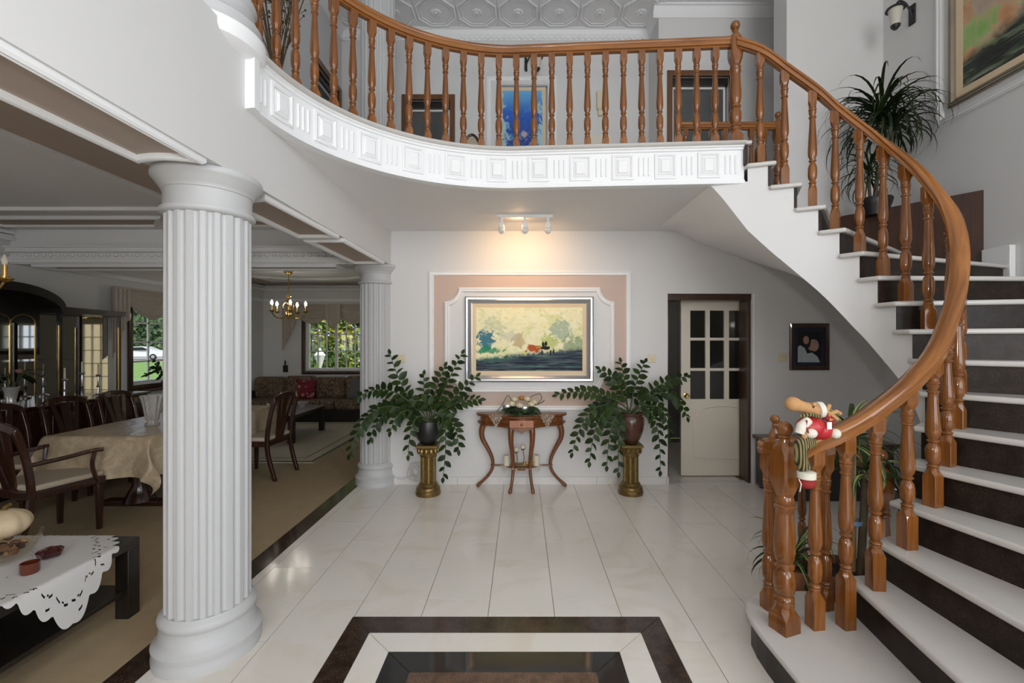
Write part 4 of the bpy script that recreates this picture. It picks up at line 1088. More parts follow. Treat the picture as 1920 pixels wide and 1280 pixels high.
# ------------------------------------------------------------ windows of the living room
def window(name,label,basis,a0,a1,b0,b1,cols,rows,mull=None):
    t=thing(name,label,'window',Vector(basis[0])+Vector(basis[1])*((a0+a1)/2)+Vector(basis[2])*b0); t['kind']='structure'; del t['category']
    build('wooden_surround',MB().frame(*basis,rect(a0-.075,a1+.075,b0-.075,b1+.075),[(0,0),(0,.03),(.03,.036),(.075,.02),(.075,0)]),M['doorwood'],t,True)
    build('sash_frame',MB().frame(*basis,rect(a0,a1,b0,b1),[(0,-.10),(0,-.03),(.05,-.03),(.058,-.05),(.058,-.10)]),M['plastic'],t,True,smooth=False)
    o,u,v,n=[Vector(q) for q in basis]
    ax=Matrix((u,v,n)).transposed()
    mid=(a0+a1)/2
    build('meeting_stile',MB().obox(o+u*mid+v*((b0+b1)/2)-n*.075,(.028,(b1-b0)/2-.04,.022),ax),M['plastic'],t,True,smooth=False)
    halves=((a0+.05,mid-.028),(mid+.028,a1-.05))
    for h0,h1 in halves:
        for i in range(1,cols):
            x=h0+(h1-h0)*i/cols; build('glazing_bar',MB().obox(o+u*x+v*((b0+b1)/2)-n*.075,(.012,(b1-b0)/2-.045,.010),ax),M['plastic'],t,True,smooth=False)
        for j in range(1,rows):
            z=b0+.05+(b1-b0-.1)*j/rows; build('glazing_bar',MB().obox(o+u*((h0+h1)/2)+v*z-n*.075,((h1-h0)/2,.012,.010),ax),M['plastic'],t,True,smooth=False)
        build('pane',MB().obox(o+u*((h0+h1)/2)+v*((b0+b1)/2)-n*.085,((h1-h0)/2,(b1-b0)/2-.05,.002),ax),M['glass'],t,True,smooth=False)
window('window_1','left wall window with brown surround looking onto the parked car',((LX,0,0),(0,1,0),(0,0,1),(1,0,0)),W1[0],W1[1],W1[2],W1[3],2,4)
window('window_2','far living room window with brown surround looking onto a sunny hedge',((0,LB,0),(1,0,0),(0,0,1),(0,-1,0)),W2[0],W2[1],W2[2],W2[3],3,3)
window('window_added','made-up tall window on the right wall, added around the side fill lamp',((RX,0,0),(0,-1,0),(0,0,1),(-1,0,0)),.4,3.0,.9,4.5,3,6)  # invented window, built to go with the side fill lamp
window('window_3','small kitchen window seen only in the cabinet mirror',((0,LB,0),(1,0,0),(0,0,1),(0,-1,0)),W3[0],W3[1],W3[2],W3[3],2,2)
d2=thing('door_2','glazed garden door reflected in the cabinet mirror','door',(-1.82,LB,0)); d2['kind']='structure'; del d2['category']
build('door_leaf',holed('Y',LB+.05,.04,DR[0],DR[1],0,DR[3],[(DR[0]+.1+.187*i,DR[0]+.1+.187*i+.175,.25+.28*j,.25+.28*j+.265) for i in range(3) for j in range(6)]),M['cream'],d2,True,smooth=False)
build('pane',MB().box(DR[0]+.08,DR[1]-.08,LB+.066,LB+.072,.2,1.95),M['glass'],d2,True,smooth=False)

# ------------------------------------------------------------ swag curtains
fab=plain('cream_valance',(.52,.46,.39),.9,noise=.06,nscale=20,bump=.1)
def swag(u0,u1,zt,drop,top=.05,nf=7,depth=.05):
    def fn(u,v):
        x=u0+(u1-u0)*u; s=math.sin(PI*u)**.8
        z=zt-v*(top+drop*s); y=-(.02+depth*s*(.25+.75*v)+.016*math.sin(v*nf*2*PI+u*.6)*s)
        return (x,y,z)
    return MB().grid(fn,22,46)
def tail(u0,u1,zt,z_in,z_out,n=5):
    def fn(u,v):
        x=u0+(u1-u0)*u; zb_=z_out+(z_in-z_out)*u; z=zt+(zb_-zt)*v
        return (x,-.05-.022*math.cos(u*n*2*PI),z)
    return MB().grid(fn,40,14)
def valance(label,loc,rz,w,zt,mid=True):
    t=thing('swag_valance',label,'curtain',loc,rz,'cream swag valances')
    build('pelmet_board',MB().box(-w/2-.12,w/2+.12,-.07,0,zt-.02,zt+.01),fab,t,smooth=False)
    build('swag',swag(-w/2-.05,.05,zt,.36),fab,t,angle=80); build('swag',swag(-.05,w/2+.05,zt,.36),fab,t,angle=80)
    build('tail',tail(-w/2-.2,-w/2+.06,zt,zt-.42,zt-.98,4),fab,t,angle=80); build('tail',tail(w/2+.2,w/2-.06,zt,zt-.42,zt-.98,4),fab,t,angle=80)
    mbm=MB().grid(lambda u,v:(-.16+.32*u,-.085-.014*math.cos(u*8*PI),zt-v*(.32+.22*(1-abs(2*u-1)))),32,10)
    build('jabot',mbm,fab,t,angle=80)
    return t
valance('cream swag valance over the far living room window',(-3.95,LB-.03,0),0,1.75,2.33)
valance('cream swag valance over the left wall window beside the cabinet',(LX+.03,6.95,0),R(90),1.7,2.28)

# ------------------------------------------------------------ chandeliers
bulb_on=emis('lit_candle_bulb',(1,.93,.8),60); bulb_off=plain('opal_bulb',(.80,.74,.62),.3,noise=.02)
def chandelier(label,loc,drop,r,bulb,narm,phase,sc=1.0):
    t=thing('chandelier',label,'chandelier',loc,0,'brass candle chandeliers')
    z0=-drop
    build('canopy',MB().lathe([(.07,0),(.07,-.012),(.045,-.03),(.015,-.05)],20),M['brass'],t)
    build('rod',MB().lathe([(.007,-.045),(.007,z0+.36)],8),M['brass'],t)
    build('baluster_body',MB().lathe([(.01,z0+.38),(.035,z0+.37),(.045,z0+.355),(.015,z0+.335),(.03,z0+.30),(.034,z0+.275),(.014,z0+.25),(.012,z0+.22),(.04,z0+.205),(.014,z0+.18),(.014,z0+.11),(.03,z0+.10),(.055,z0+.07),(.06,z0+.05),(.04,z0+.03),(.018,z0+.015),(.022,z0),(.006,z0-.02)],20),M['brass'],t)
    for s in (-1,1):
        build('scroll',MB().tube(catmull([(0,0,z0+.24),(s*.05,0,z0+.25),(s*.085,0,z0+.20),(s*.07,0,z0+.13),(s*.03,0,z0+.10)],5),.007,7),M['brass'],t)
    for k in range(narm):
        a=phase+2*PI*k/narm; ca,sa=math.cos(a),math.sin(a)
        pts=[(ca*q,sa*q,z0+h) for q,h in ((.03,.06),(r*.35,.0),(r*.65,-.005),(r*.88,.03),(r,.09))]
        arm=build('arm',MB().tube(catmull(pts,5),.008,7),M['brass'],t)
        c=(ca*r,sa*r,z0+.09)
        build('drip_pan',MB().lathe([(.012,-.01),(.045,.012),(.048,.02),(.02,.02),(.022,.035)],16,c),M['brass'],arm)
        build('candle_sleeve',MB().lathe([(.013,.03),(.013,.115)],12,c),M['brass'],arm)
        build('bulb',MB().lathe([(.010,.112),(.014,.122),(.020,.140),(.017,.158),(.008,.178),(.001,.19)],12,c),bulb,arm)
    return t
chandelier('unlit brass candle chandelier cut off at the left edge of the picture',(-3.85,2.95,CZ-.05),.82,.30,bulb_off,5,R(36))
chandelier('lit brass candle chandelier hanging in the far living room',(-3.85,7.4,CZ-.05),.76,.26,bulb_on,5,R(15))

# ------------------------------------------------------------ dining furniture
seatfab=plain('cream_upholstery',(.50,.43,.33),.9,noise=.06,bump=.1)
def chair(label,loc,rz,arms=False,group='dark wooden dining chairs'):
    t=thing('dining_chair',label,'chair',loc,rz,group)
    W=.235; D=.225; sh=.44
    build('seat_cushion',MB().prism([(-W,-D),(W,-D),(W+.02,D),(-W-.02,D)],sh,sh+.045),seatfab,t,bevel=.018,seg=3)
    build('seat_frame',MB().prism([(-W,-D-.01),(W,-D-.01),(W+.022,D+.01),(-W-.022,D+.01)],sh-.06,sh),M['dark'],t,bevel=.006)
    for s in (-1,1):
        build('leg',MB().loft([[(s*(W-.01)+a*q,D-.02+b*q,z) for a,b in ((-1,-1),(1,-1),(1,1),(-1,1))] for z,q in ((0,.015),(.2,.019),(sh-.06,.022))]),M['dark'],t,bevel=.003)
        pts=[(s*(W-.02),-D-.09,0),(s*(W-.015),-D-.02,.25),(s*(W-.015),-D,sh),(s*(W-.01),-D-.03,.68),(s*(W-.015),-D-.085,.90)]
        sp=catmull(pts,4)
        build('back_post',MB().loft([[(p.x+a*.018,p.y+b*.020,p.z) for a,b in ((-1,-1),(1,-1),(1,1),(-1,1))] for p in sp]),M['dark'],t,bevel=.004)
    rail=[(-W+.01,-D-.078,.895),(-W*.6,-D-.095,.935),(0,-D-.10,.95),(W*.6,-D-.095,.935),(W-.01,-D-.078,.895)]
    rp_=catmull(rail,5)
    build('top_rail',MB().loft([[(p.x,p.y-.014,p.z-.035),(p.x,p.y+.014,p.z-.035),(p.x,p.y+.012,p.z+.025),(p.x,p.y-.012,p.z+.025)] for p in rp_]),M['dark'],t,bevel=.005)
    for xb,xt in ((-.035,-.125),(.035,.125)):
        q=[(xb,-D-.0,sh),(xb+(xt-xb)*.35,-D-.03,.62),(xt,-D-.09,.92)]
        build('back_splat',MB().loft([[(p.x-.034+.012*(i/8),p.y-.007,p.z),(p.x+.034-.012*(i/8),p.y-.007,p.z),(p.x+.034-.012*(i/8),p.y+.007,p.z),(p.x-.034+.012*(i/8),p.y+.007,p.z)] for i,p in enumerate(catmull(q,4))]),M['dark'],t)
    build('centre_splat',MB().loft([[(-.03-.02*k,-D-.0-.09*k,sh+.47*k),(.03+.02*k,-D-.0-.09*k,sh+.47*k),(.03+.02*k,-D+.012-.09*k,sh+.47*k),(-.03-.02*k,-D+.012-.09*k,sh+.47*k)] for k in (0,.5,1)]),M['dark'],t)
    if arms:
        for s in (-1,1):
            build('armrest',MB().tube(catmull([(s*(W-.01),-D-.02,.64),(s*(W+.03),-.05,.655),(s*(W+.045),.12,.67),(s*(W+.05),.19,.665)],4),[.017]*13,8),M['dark'],t)
            build('arm_support',MB().tube(catmull([(s*(W+.012),D-.05,sh-.03),(s*(W+.03),.13,.55),(s*(W+.043),.14,.66)],4),.016,8),M['dark'],t)
    return t
c0=chair('dark wooden armchair with cream seat at the near end of the dining table',(-3.76,3.56,0),R(-14),True)
c1=chair('dark wooden dining chair behind the table, nearest the cabinet vases',(-4.54,4.12,0),R(-90))
copy_tree(c1,(-4.52,4.72,0),R(-92),'dark wooden dining chair behind the table, in the middle of the far row')
copy_tree(c1,(-4.50,5.30,0),R(-88),'dark wooden dining chair behind the table, beside the left window')
copy_tree(c1,(-3.03,5.20,0),R(86),'dark wooden dining chair seen just right of the large column')
dt=thing('dining_table','dark pedestal dining table under a cream cloth','table',(-3.62,4.75,0))
build('table_top',MB().box(-.45,.45,-.93,.93,.70,.735),M['dark'],dt,bevel=.01)
for y in (-.5,.5):
    build('pedestal',MB().lathe([(.13,.05),(.10,.12),(.06,.2),(.09,.34),(.06,.45),(.09,.6),(.12,.70)],16,(0,y,0)),M['dark'],dt)
    build('foot',MB().box(-.32,.32,y-.05,y+.05,.0,.06),M['dark'],dt,bevel=.015)
satin=NT('cream_satin'); cc_=satin.coord(); n_=satin.noise(cc_,9,4,.6,1.5); satin.bump(satin.noise(cc_,5,3,.5,2),.35,.02)
M['satin']=satin.fin(satin.mix(satin.step(n_,.4,.65),(.45,.35,.23),(.58,.47,.32)),.32,0,.5)
def cloth(hx,hy,ox,oy,nx,ny,zt,wave):
    # rectangular cloth over a rectangular top, corners hanging lowest
    def fn(u,v):
        X=(2*u-1)*(hx+ox); Y=(2*v-1)*(hy+oy)
        ex=max(0,abs(X)-hx); ey=max(0,abs(Y)-hy); sx=1 if X>0 else -1; sy=1 if Y>0 else -1
        x=sx*(min(abs(X),hx)+.06*(1-math.exp(-ex*8))); y=sy*(min(abs(Y),hy)+.06*(1-math.exp(-ey*8)))
        drop=math.sqrt(ex*ex+ey*ey) if ex*ey>0 else ex+ey
        if ex>0: x+=sx*wave*drop*math.sin(Y*16+1)
        if ey>0: y+=sy*wave*drop*math.sin(X*15)
        if ex>0 and ey>0: x+=sx*.10*min(ex,ey); y+=sy*.10*min(ex,ey)
        return (x,y,zt-drop+.0)
    return MB().grid(fn,nx,ny)
tc=build('tablecloth',cloth(.46,.94,.34,.34,60,96,.742,.12),M['satin'],angle=80,loc=(-3.62,4.75,0)); tag(tc,'cream damask cloth draped over the dining table','tablecloth')
gv=thing('crystal_vase','cut glass vase on the dining table cloth','vase',(-3.57,4.33,.745))
cry=glassmat('crystal',(.92,.90,.86),.05)
pr=[(.055,0),(.06,.012),(.035,.03),(.05,.05),(.062,.12),(.075,.2),(.095,.285),(.088,.285),(.066,.2),(.052,.11),(.03,.06)]
rings=[]
for r_,z_ in pr: rings.append([(r_*(1+.05*math.cos(12*2*PI*k/48))*math.cos(2*PI*k/48),r_*(1+.05*math.cos(12*2*PI*k/48))*math.sin(2*PI*k/48),z_) for k in range(48)])
frosty=plain('cut_crystal',(.55,.53,.50),.12,.35,.6,noise=.4,nscale=70,bump=.5,bscale=60)
build('vase_body',MB().loft(rings),frosty,gv,angle=30)

# ------------------------------------------------------------ sideboard with mirrored hutch
sbd=thing('sideboard','long dark sideboard along the left wall','cabinet',(LX+.27,4.4,0))
build('body',MB().box(-.26,.24,-1.5,1.55,.08,.86),M['wenge'],sbd,bevel=.006); build('plinth',MB().box(-.24,.20,-1.45,1.5,0,.08),M['wenge'],sbd)
build('worktop',MB().box(-.26,.27,-1.53,1.58,.86,.89),M['dark'],sbd,bevel=.008)
for k in range(5):
    d=build('cabinet_door',MB().box(.24,.256,-1.47+.602*k,-1.47+.602*k+.59,.12,.84),M['dark'],sbd,bevel=.006); build('knob',MB().ball((.265,-1.47+.602*k+.52,.5),.012,8,6),M['brass'],d)
ht=thing('hutch','dark arched display hutch with mirrored back on the sideboard','cabinet',(LX+.14,4.4,.89))
build('mirror_back',MB().box(-.12,-.11,-1.1,1.5,0,.98),M['mirror'],ht,smooth=False)
arch_=[(-1.1,.98),(-.42,.98)]+[(.1-.52*math.cos(R(d)),.98+.20*math.sin(R(d))) for d in range(0,181,12)]+[(1.42,.98),(1.42,1.04),(.66,1.05)]+[(.1+.56*math.cos(R(d)),1.04+.23*math.sin(R(d))) for d in range(10,171,10)]+[(-.46,1.05),(-1.1,1.05)]
build('arched_crown',MB().wprism((0,0,0),(0,1,0),(0,0,1),(1,0,0),arch_,-.12,.20),M['wenge'],ht,smooth=False)
top_=[(.1-.52*math.cos(R(d)),.98+.20*math.sin(R(d))) for d in range(0,181,12)]
build('arch_panel',MB().wprism((0,0,0),(0,1,0),(0,0,1),(1,0,0),top_+[(.62,.86),(-.42,.86)],-.10,-.06),M['wenge'],ht,smooth=False)
for y in (-1.1,-.42,.62,1.36): build('post',MB().box(.125,.16,y,y+.035,0,1.0),M['wenge'],ht,smooth=False)
for y in (-.10,.13,.36,.605,1.345): build('gilt_edge',MB().box(.162,.168,y,y+.012,.0,.84),M['brass'],ht,smooth=False)
for y in (-.10,.13): build('gilt_arch',MB().tube([(.165,y+.006+.115-.115*math.cos(R(d)),.84+.10*math.sin(R(d))) for d in range(0,181,12)],.006,6),M['brass'],ht)
build('glass_shelf',MB().box(-.10,.14,-1.05,1.36,.45,.456),M['glass'],ht,smooth=False)
# things standing on the sideboard
def bouquet(label,loc,seed):
    random.seed(seed); t=thing('flower_vase',label,'vase',loc,0,'vases on the sideboard')
    build('glass_vase',MB().lathe([(.05,0),(.055,.01),(.035,.05),(.05,.14),(.065,.20),(.06,.20)],16),frosty,t)
    for k in range(9):
        a=random.uniform(0,6.28); b=random.uniform(.3,1.0); L=random.uniform(.14,.26)
        s=build('stem',MB().tube([(0,0,.12),(.04*math.cos(a),.04*math.sin(a),.24),(b*L*math.cos(a),b*L*math.sin(a),.22+L*.7)],.004,5),M['stem'],t)
        o=link('leaf',big,s); o.data=bigdark; o.location=(b*L*math.cos(a)*.8,b*L*math.sin(a)*.8,.21+L*.6); o.rotation_euler=(0,random.uniform(-.3,.5),a)
    build('pink_flower',rose((.05,.03,.36),.035,None),plain('dusty_pink',(.30,.13,.10),.7),t,angle=70)
bigdark=leafshape(.2,.09).mesh('leaf',M['strap'])
bouquet('glass vase of dark foliage at the left edge of the sideboard',(LX+.33,4.05,.892),5)
bouquet('glass vase of dark foliage with a pink flower in front of the hutch mirror',(LX+.33,4.52,.892),9)
for k,(y,h,lab) in enumerate(((5.02,.24,'silver candlestick next to the pink flower vase'),(5.22,.30,'tallest silver candlestick on the sideboard'),(5.42,.26,'silver candlestick nearest the left window'))):
    t=thing('candlestick',lab,'candlestick',(LX+.36,y,.892),0,'silver candlesticks on the sideboard')
    build('stick',MB().lathe([(.05,0),(.05,.01),(.015,.03),(.012,h*.4),(.022,h*.45),(.012,h*.5),(.012,h*.9),(.028,h*.95),(.022,h)],14),M['silver'],t)
    build('taper',MB().lathe([(.011,h),(.009,h+.12),(.002,h+.125)],10),candle,t)

# ------------------------------------------------------------ near coffee table with lace cloth
kt=thing('coffee_table','low black coffee table with a lower shelf in the left foreground','table',(-2.76,2.16,0))
build('table_top',MB().box(-.57,.57,-.41,.41,.385,.435),M['wenge'],kt,bevel=.003)
for x in (-.57,.495):
    for y in (-.41,.335): build('leg',MB().box(x,x+.075,y,y+.075,0,.385),M['wenge'],kt,bevel=.003)
build('lower_shelf',MB().box(-.55,.55,-.39,.39,.14,.165),M['wenge'],kt,bevel=.003)
cutw=plain('white_cutwork',(.66,.64,.62),.9,noise=.04)
def lace_cloth():
    mb=MB(); nth=480; rr=[.02*i for i in range(23)]+[.452]+[.46+.02*i for i in range(20)]+[.846,.858,.873,.885,.90,.915,.93,.945,.96,.98,1.0]
    vs=[];fs=[]
    def edge(th):
        c,s=abs(math.cos(th)),abs(math.sin(th)); base=.85/(c+s)
        return base*(1+.055*abs(math.sin(th*26)))-.03
    def drape(x,y):
        z=.439
        if x>.572: d=x-.572; x=.572+.012*(1-math.exp(-d*40))+.05*d; z-=d
        if abs(y)>.412:
            d=abs(y)-.412; s_=1 if y>0 else -1; y=s_*(.412+.012*(1-math.exp(-d*40))+.05*d); z-=d
        if x<-.572: d=-x-.572; x=-.572-.012; z-=d
        return (x,y,max(z,.02))
    for i,q in enumerate(rr):
        for k in range(nth):
            th=2*PI*k/nth; r_=edge(th)*q
            vs.append(drape(r_*math.cos(th),r_*math.sin(th)))
    for i in range(len(rr)-1):
        for k in range(nth):
            q=rr[i]
            if abs(q-.858)<.001 and k%4 in (0,1): continue
            if abs(q-.93)<.001 and k%16 in (3,4): continue
            if abs(q-.846)<.001 and k%8==3: continue
            if abs(q-.452)<.001 and k%6 in (0,1): continue
            k2=(k+1)%nth; fs.append((i*nth+k,i*nth+k2,(i+1)*nth+k2,(i+1)*nth+k))
    return mb.add(vs,fs)
lc=build('lace_tablecloth',lace_cloth(),cutw,angle=80,loc=(-2.76,2.16,.0)); tag(lc,'white cutwork cloth with scalloped edge draped over the black coffee table','tablecloth')
bw_=thing('glass_bowl','clear glass bowl of potpourri on the coffee table','bowl',(-2.60,2.25,.441))
build('bowl_body',MB().lathe([(.05,0),(.055,.004),(.10,.04),(.135,.10),(.142,.13),(.137,.13),(.128,.10),(.095,.045),(.05,.012),(0,.010)],28,cap=False),glassmat('bowl_glass',(.96,.94,.9)),bw_)
random.seed(2)
pots=[plain('potpourri_a',(.14,.06,.025),.7,noise=.4,nscale=40),plain('potpourri_b',(.32,.20,.08),.7,noise=.4,nscale=40),plain('potpourri_c',(.05,.02,.012),.5)]
for k in range(34):
    a=random.uniform(0,6.28); r_=random.uniform(0,.085); build('potpourri_piece',MB().ball((r_*math.cos(a),r_*math.sin(a),.04+random.uniform(0,.04)+r_*.3),(random.uniform(.014,.026),random.uniform(.012,.022),random.uniform(.008,.018)),7,5),pots[k%3],bw_)
gd=thing('decorative_gourd','cream ribbed gourd resting in the glass bowl','gourd',(-2.655,2.30,.54))
rings=[]
for i in range(15):
    a=PI*i/14; rad=math.sin(a)*.10; z=.075-.072*math.cos(a)
    rings.append([(rad*(1+.07*abs(math.sin(4.5*b))-.03)*math.cos(b)+.0,rad*(1+.07*abs(math.sin(4.5*b))-.03)*math.sin(b),z) for b in [2*PI*k/54 for k in range(54)]])
build('gourd_body',MB().loft(rings),plain('cream_gourd',(.60,.47,.30),.55,noise=.25,nscale=16),gd,angle=60)
build('gourd_stalk',MB().tube([(0,0,.143),(.012,0,.165),(.03,0,.175)],[.014,.010,.008],7),M['bronze'],gd)
redg=plain('dark_red_glass',(.045,.005,.006),.08,0,.6,.5,noise=.2); amb=plain('amber_glass',(.11,.02,.008),.12,0,.6,.5,noise=.2)
h1=thing('candle_holder','low dark red glass candle holder on the white cutwork cloth','candle holder',(-2.43,2.31,.441))
rings=[]
for r_,z_ in ((.028,0),(.045,.008),(.052,.03),(.042,.04),(.036,.03),(.02,.02)): rings.append([(r_*(1+.09*math.cos(5*b))*math.cos(b),r_*(1+.09*math.cos(5*b))*math.sin(b),z_) for b in [2*PI*k/40 for k in range(40)]])
build('holder_body',MB().loft(rings),redg,h1)
h2=thing('candle_holder','small amber red glass cup in front of the dark red holder','candle holder',(-2.36,2.15,.441))
build('holder_body',MB().lathe([(.032,0),(.036,.01),(.036,.05),(.031,.05),(.030,.015),(0,.012)],20,cap=False),amb,h2)

# ------------------------------------------------------------ far sitting area
rg=thing('area_rug','cream rug with dark olive border in the living room','rug',(-3.85,7.15,.004))
build('rug_field',MB().box(-1.2,1.2,-1.45,1.45,0,.012),M['rug'],rg,smooth=False)
build('rug_border',MB().frame((0,0,.0115),(1,0,0),(0,1,0),(0,0,1),rect(-1.2,1.2,-1.45,1.45),[(0,0),(0,.002),(.05,.002),(.05,0)]),M['rugdark'],rg,smooth=False)
build('rug_line',MB().frame((0,0,.0115),(1,0,0),(0,1,0),(0,0,1),rect(-1.02,1.02,-1.25,1.25),[(0,0),(0,.0015),(.02,.0015),(.02,0)]),M['rugdark'],rg,smooth=False)
ft=thing('coffee_table','black coffee table with pale top on the cream rug','table',(-3.88,7.25,.016))
build('table_top',MB().box(-.46,.46,-.55,.55,.37,.42),M['wenge'],ft,bevel=.003); build('glass_top',MB().box(-.44,.44,-.53,.53,.42,.426),plain('pale_glass_top',(.42,.43,.43),.1,noise=.03),ft,smooth=False)
for x in (-.46,.38):
    for y in (-.55,.47): build('leg',MB().box(x,x+.08,y,y+.08,0,.37),M['wenge'],ft,bevel=.003)
tr=thing('table_centrepiece','dark dish with a white candle on the far coffee table','centrepiece',(-3.95,6.98,.443))
build('dish',MB().lathe([(.08,0),(.13,.03),(.12,.035),(.06,.02)],18),M['potdark'],tr); build('white_candle',MB().lathe([(.022,.015),(.022,.14),(.01,.145)],12),candle,tr)
for k in range(7): build('dried_ball',MB().ball((.08*math.cos(k*.9),.08*math.sin(k*.9),.05),.03,8,6),pots[k%3],tr)
bb=thing('fruit_bowl','small glass bowl at the back of the far coffee table','bowl',(-3.7,7.55,.443))
build('bowl_body',MB().lathe([(.04,0),(.05,.03),(.10,.08),(.105,.09),(.09,.085),(.03,.04)],18),frosty,bb)
flo=NT('floral_brown'); c_=flo.coord(); v_=flo.noise(c_,9,5,.7,2.5); v2=flo.noise(c_,16,3,.6,1)
M['floral']=flo.fin(flo.mix(flo.step(v2,.55,.62),flo.ramp(v_,[(.35,(.03,.022,.014)),(.48,(.10,.07,.04)),(.58,(.26,.19,.12)),(.7,(.09,.085,.045))]),(.20,.10,.07)),.9)
so=thing('sofa','long brown floral sofa under the far window','sofa',(-4.15,8.95,0))
build('plinth',MB().box(-1.28,1.22,-.42,.42,0,.26),M['wenge'],so,bevel=.02); build('back_frame',MB().box(-1.28,1.22,.22,.46,.2,.72),M['floral'],so,bevel=.05,seg=3)
for k in range(4):
    x=-1.26+.615*k
    build('back_cushion',MB().box(x,x+.605,.08,.30,.40,.83+.02*(k%2)),M['floral'],so,bevel=.07,seg=4)
    build('seat_cushion',MB().box(x,x+.605,-.45,.12,.25,.42),M['floral'],so,bevel=.05,seg=4)
build('arm',MB().box(1.20,1.36,-.46,.42,0,.56),M['wenge'],so,bevel=.02); build('arm',MB().box(-1.32,-1.22,-.46,.42,0,.56),M['wenge'],so,bevel=.02)
def cushion(label,c,rot,m,s=.2):
    mb=MB(); 
    def fn(sg):
        def f(u,v):
            a,b=2*u-1,2*v-1; h=.075*((1-a**4)*(1-b**4))**.5
            return (a*s*(1-.06*(1-b*b)),sg*h,b*s*(1-.06*(1-a*a)))
        return f
    mb.grid(fn(1),10,10); mb.grid(fn(-1),10,10)
    o=build('throw_cushion',mb,m,angle=80); o.location=c; o.rotation_euler=rot; tag(o,label,'cushion')
rc=NT('red_floral'); v_=rc.voro(rc.coord(),9); M['redfl']=rc.fin(rc.mix(rc.step(v_,.35,.28),(.17,.014,.02),(.42,.20,.17)),.9)
cushion('red flowered cushion on the brown sofa',(-4.28,8.88,.60),(R(-18),0,0),M['redfl'],.20)
cushion('grey cushion at the right end of the brown sofa',(-3.22,8.86,.60),(R(-16),R(8),R(-5)),plain('grey_cushion',(.12,.12,.12),.9),.21)
ph=thing('wall_phone','small dark wall ornament left of the far window','ornament',(-5.0,LB,1.02))
build('plaque',MB().box(-.05,.05,-.03,0,-.12,.03),M['iron'],ph,bevel=.008); build('bracket',MB().lathe([(.012,.03),(.02,.08),(.006,.14)],10,(0,-.03,0)),M['iron'],ph)
# sprig of leaves standing on the left window sill
random.seed(8)
sp=thing('window_sill_plant','dark leafy sprig silhouetted against the left window','potted plant',(LX+.12,6.75,.86))
build('sill_shelf',MB().box(-.12,.06,-.35,.35,-.02,0),M['doorwood'],sp); build('pot',MB().lathe([(.04,0),(.06,.10),(.055,.10),(.03,.08)],14),M['potdark'],sp)
for k,(dy,dz) in enumerate(((-.42,.10),(-.25,.30),(.25,.28),(.05,.36),(-.35,.22))):
    pts=catmull([(0,0,.08),(.02,dy*.5,.2+dz*.4),(.04,dy,.10+dz)],6); s=build('stem',MB().tube(pts,.004,5),M['stem'],sp)
    for i in range(3,len(pts)):
        o=link('leaf',leaf_me,s); o.location=pts[i]; o.rotation_euler=(R(random.uniform(40,110)),random.uniform(-.5,.5),R(90)+random.uniform(-1.2,1.2)+(PI if i%2 else 0)); o.scale=(.8,)*3
# ------------------------------------------------------------ upper landing
UB=((0,6.4,0),(1,0,0),(0,0,1),(0,-1,0)); UR=((0,5.95,0),(1,0,0),(0,0,1),(0,-1,0)); RW=((RX,0,0),(0,1,0),(0,0,1),(-1,0,0)); UL=((-2.57,0,0),(0,1,0),(0,0,1),(1,0,0))
def updoor(name,label,basis,a0,a1,zt,glass=True):
    t=thing(name,label,'door',Vector(basis[0])+Vector(basis[1])*((a0+a1)/2)+Vector((0,0,UF))); t['kind']='structure'; del t['category']
    build('door_frame',MB().frame(*basis,[(a0-.07,UF),(a0-.07,zt+.07),(a1+.07,zt+.07),(a1+.07,UF)],[(0,-.02),(0,.02),(.02,.026),(.07,.016),(.07,-.02)],closed=False),M['upwood'],t,True)
    o,u,v,n=[Vector(q) for q in basis]; ax=Matrix((u,v,n)).transposed(); m=(a0+a1)/2
    build('lintel',MB().obox(o+u*m+v*(zt-.05)-n*.08,((a1-a0)/2,.05,.04),ax),M['wenge'],t,True,smooth=False)
    build('inner_frame',MB().frame(o-n*.10,u,v,n,rect(a0+.02,a1-.02,UF,zt-.10),[(0,0),(0,.02),(.025,.02),(.025,0)]),M['plastic'],t,True,smooth=False)
    build('door_glass',MB().obox(o+u*m+v*((UF+zt)/2-.05)-n*.11,((a1-a0)/2-.03,(zt-UF)/2-.06,.004),ax),plain('dim_grey_glass',(.10,.10,.10),.06,noise=.2,nscale=3),t,True,smooth=False)
    return t
updoor('door_3','brown framed glazed door on the rear wall of the upper landing',UB,-1.64,-1.02,5.0)
updoor('door_4','brown framed dark door at the right end of the upper landing',UR,2.0,2.76,5.07)
updoor('door_5','brown framed door on the left wall of the upper landing',UL,5.62,6.28,5.05)
picture('undersea_painting','blue underwater painting in a cream frame on the upper landing wall',UB,-.345,.37,4.02,5.20,.028,'silver',.045,paint_sea())
pm_=thing('trim_9','white moulding round the blue underwater painting','trim',(0,6.4,4)); pm_['kind']='structure'; del pm_['category']
build('moulding',MB().frame(*UB,rect(-.50,.50,3.85,5.33),[(0,0),(0,.015),(.03,.022),(.05,.012),(.06,0)]),M['trimwhite'],pm_,True)
picture('garden_painting','large abstract orange and green painting in a pewter frame on the right wall',RW,2.35,4.10,3.68,5.25,.06,'pewter',.06,paint_garden())
pm2=thing('trim_10','white moulding round the large abstract painting','trim',(RX,3.2,3.55)); pm2['kind']='structure'; del pm2['category']
build('moulding',MB().frame(*RW,rect(2.2,4.235,3.56,5.4),[(0,0),(0,.02),(.02,.028),(.035,.018),(.05,.024),(.065,.012),(.07,0)]),M['trimwhite'],pm2,True)
opal=plain('frosted_lantern_glass',(.62,.58,.5),.4,noise=.05)
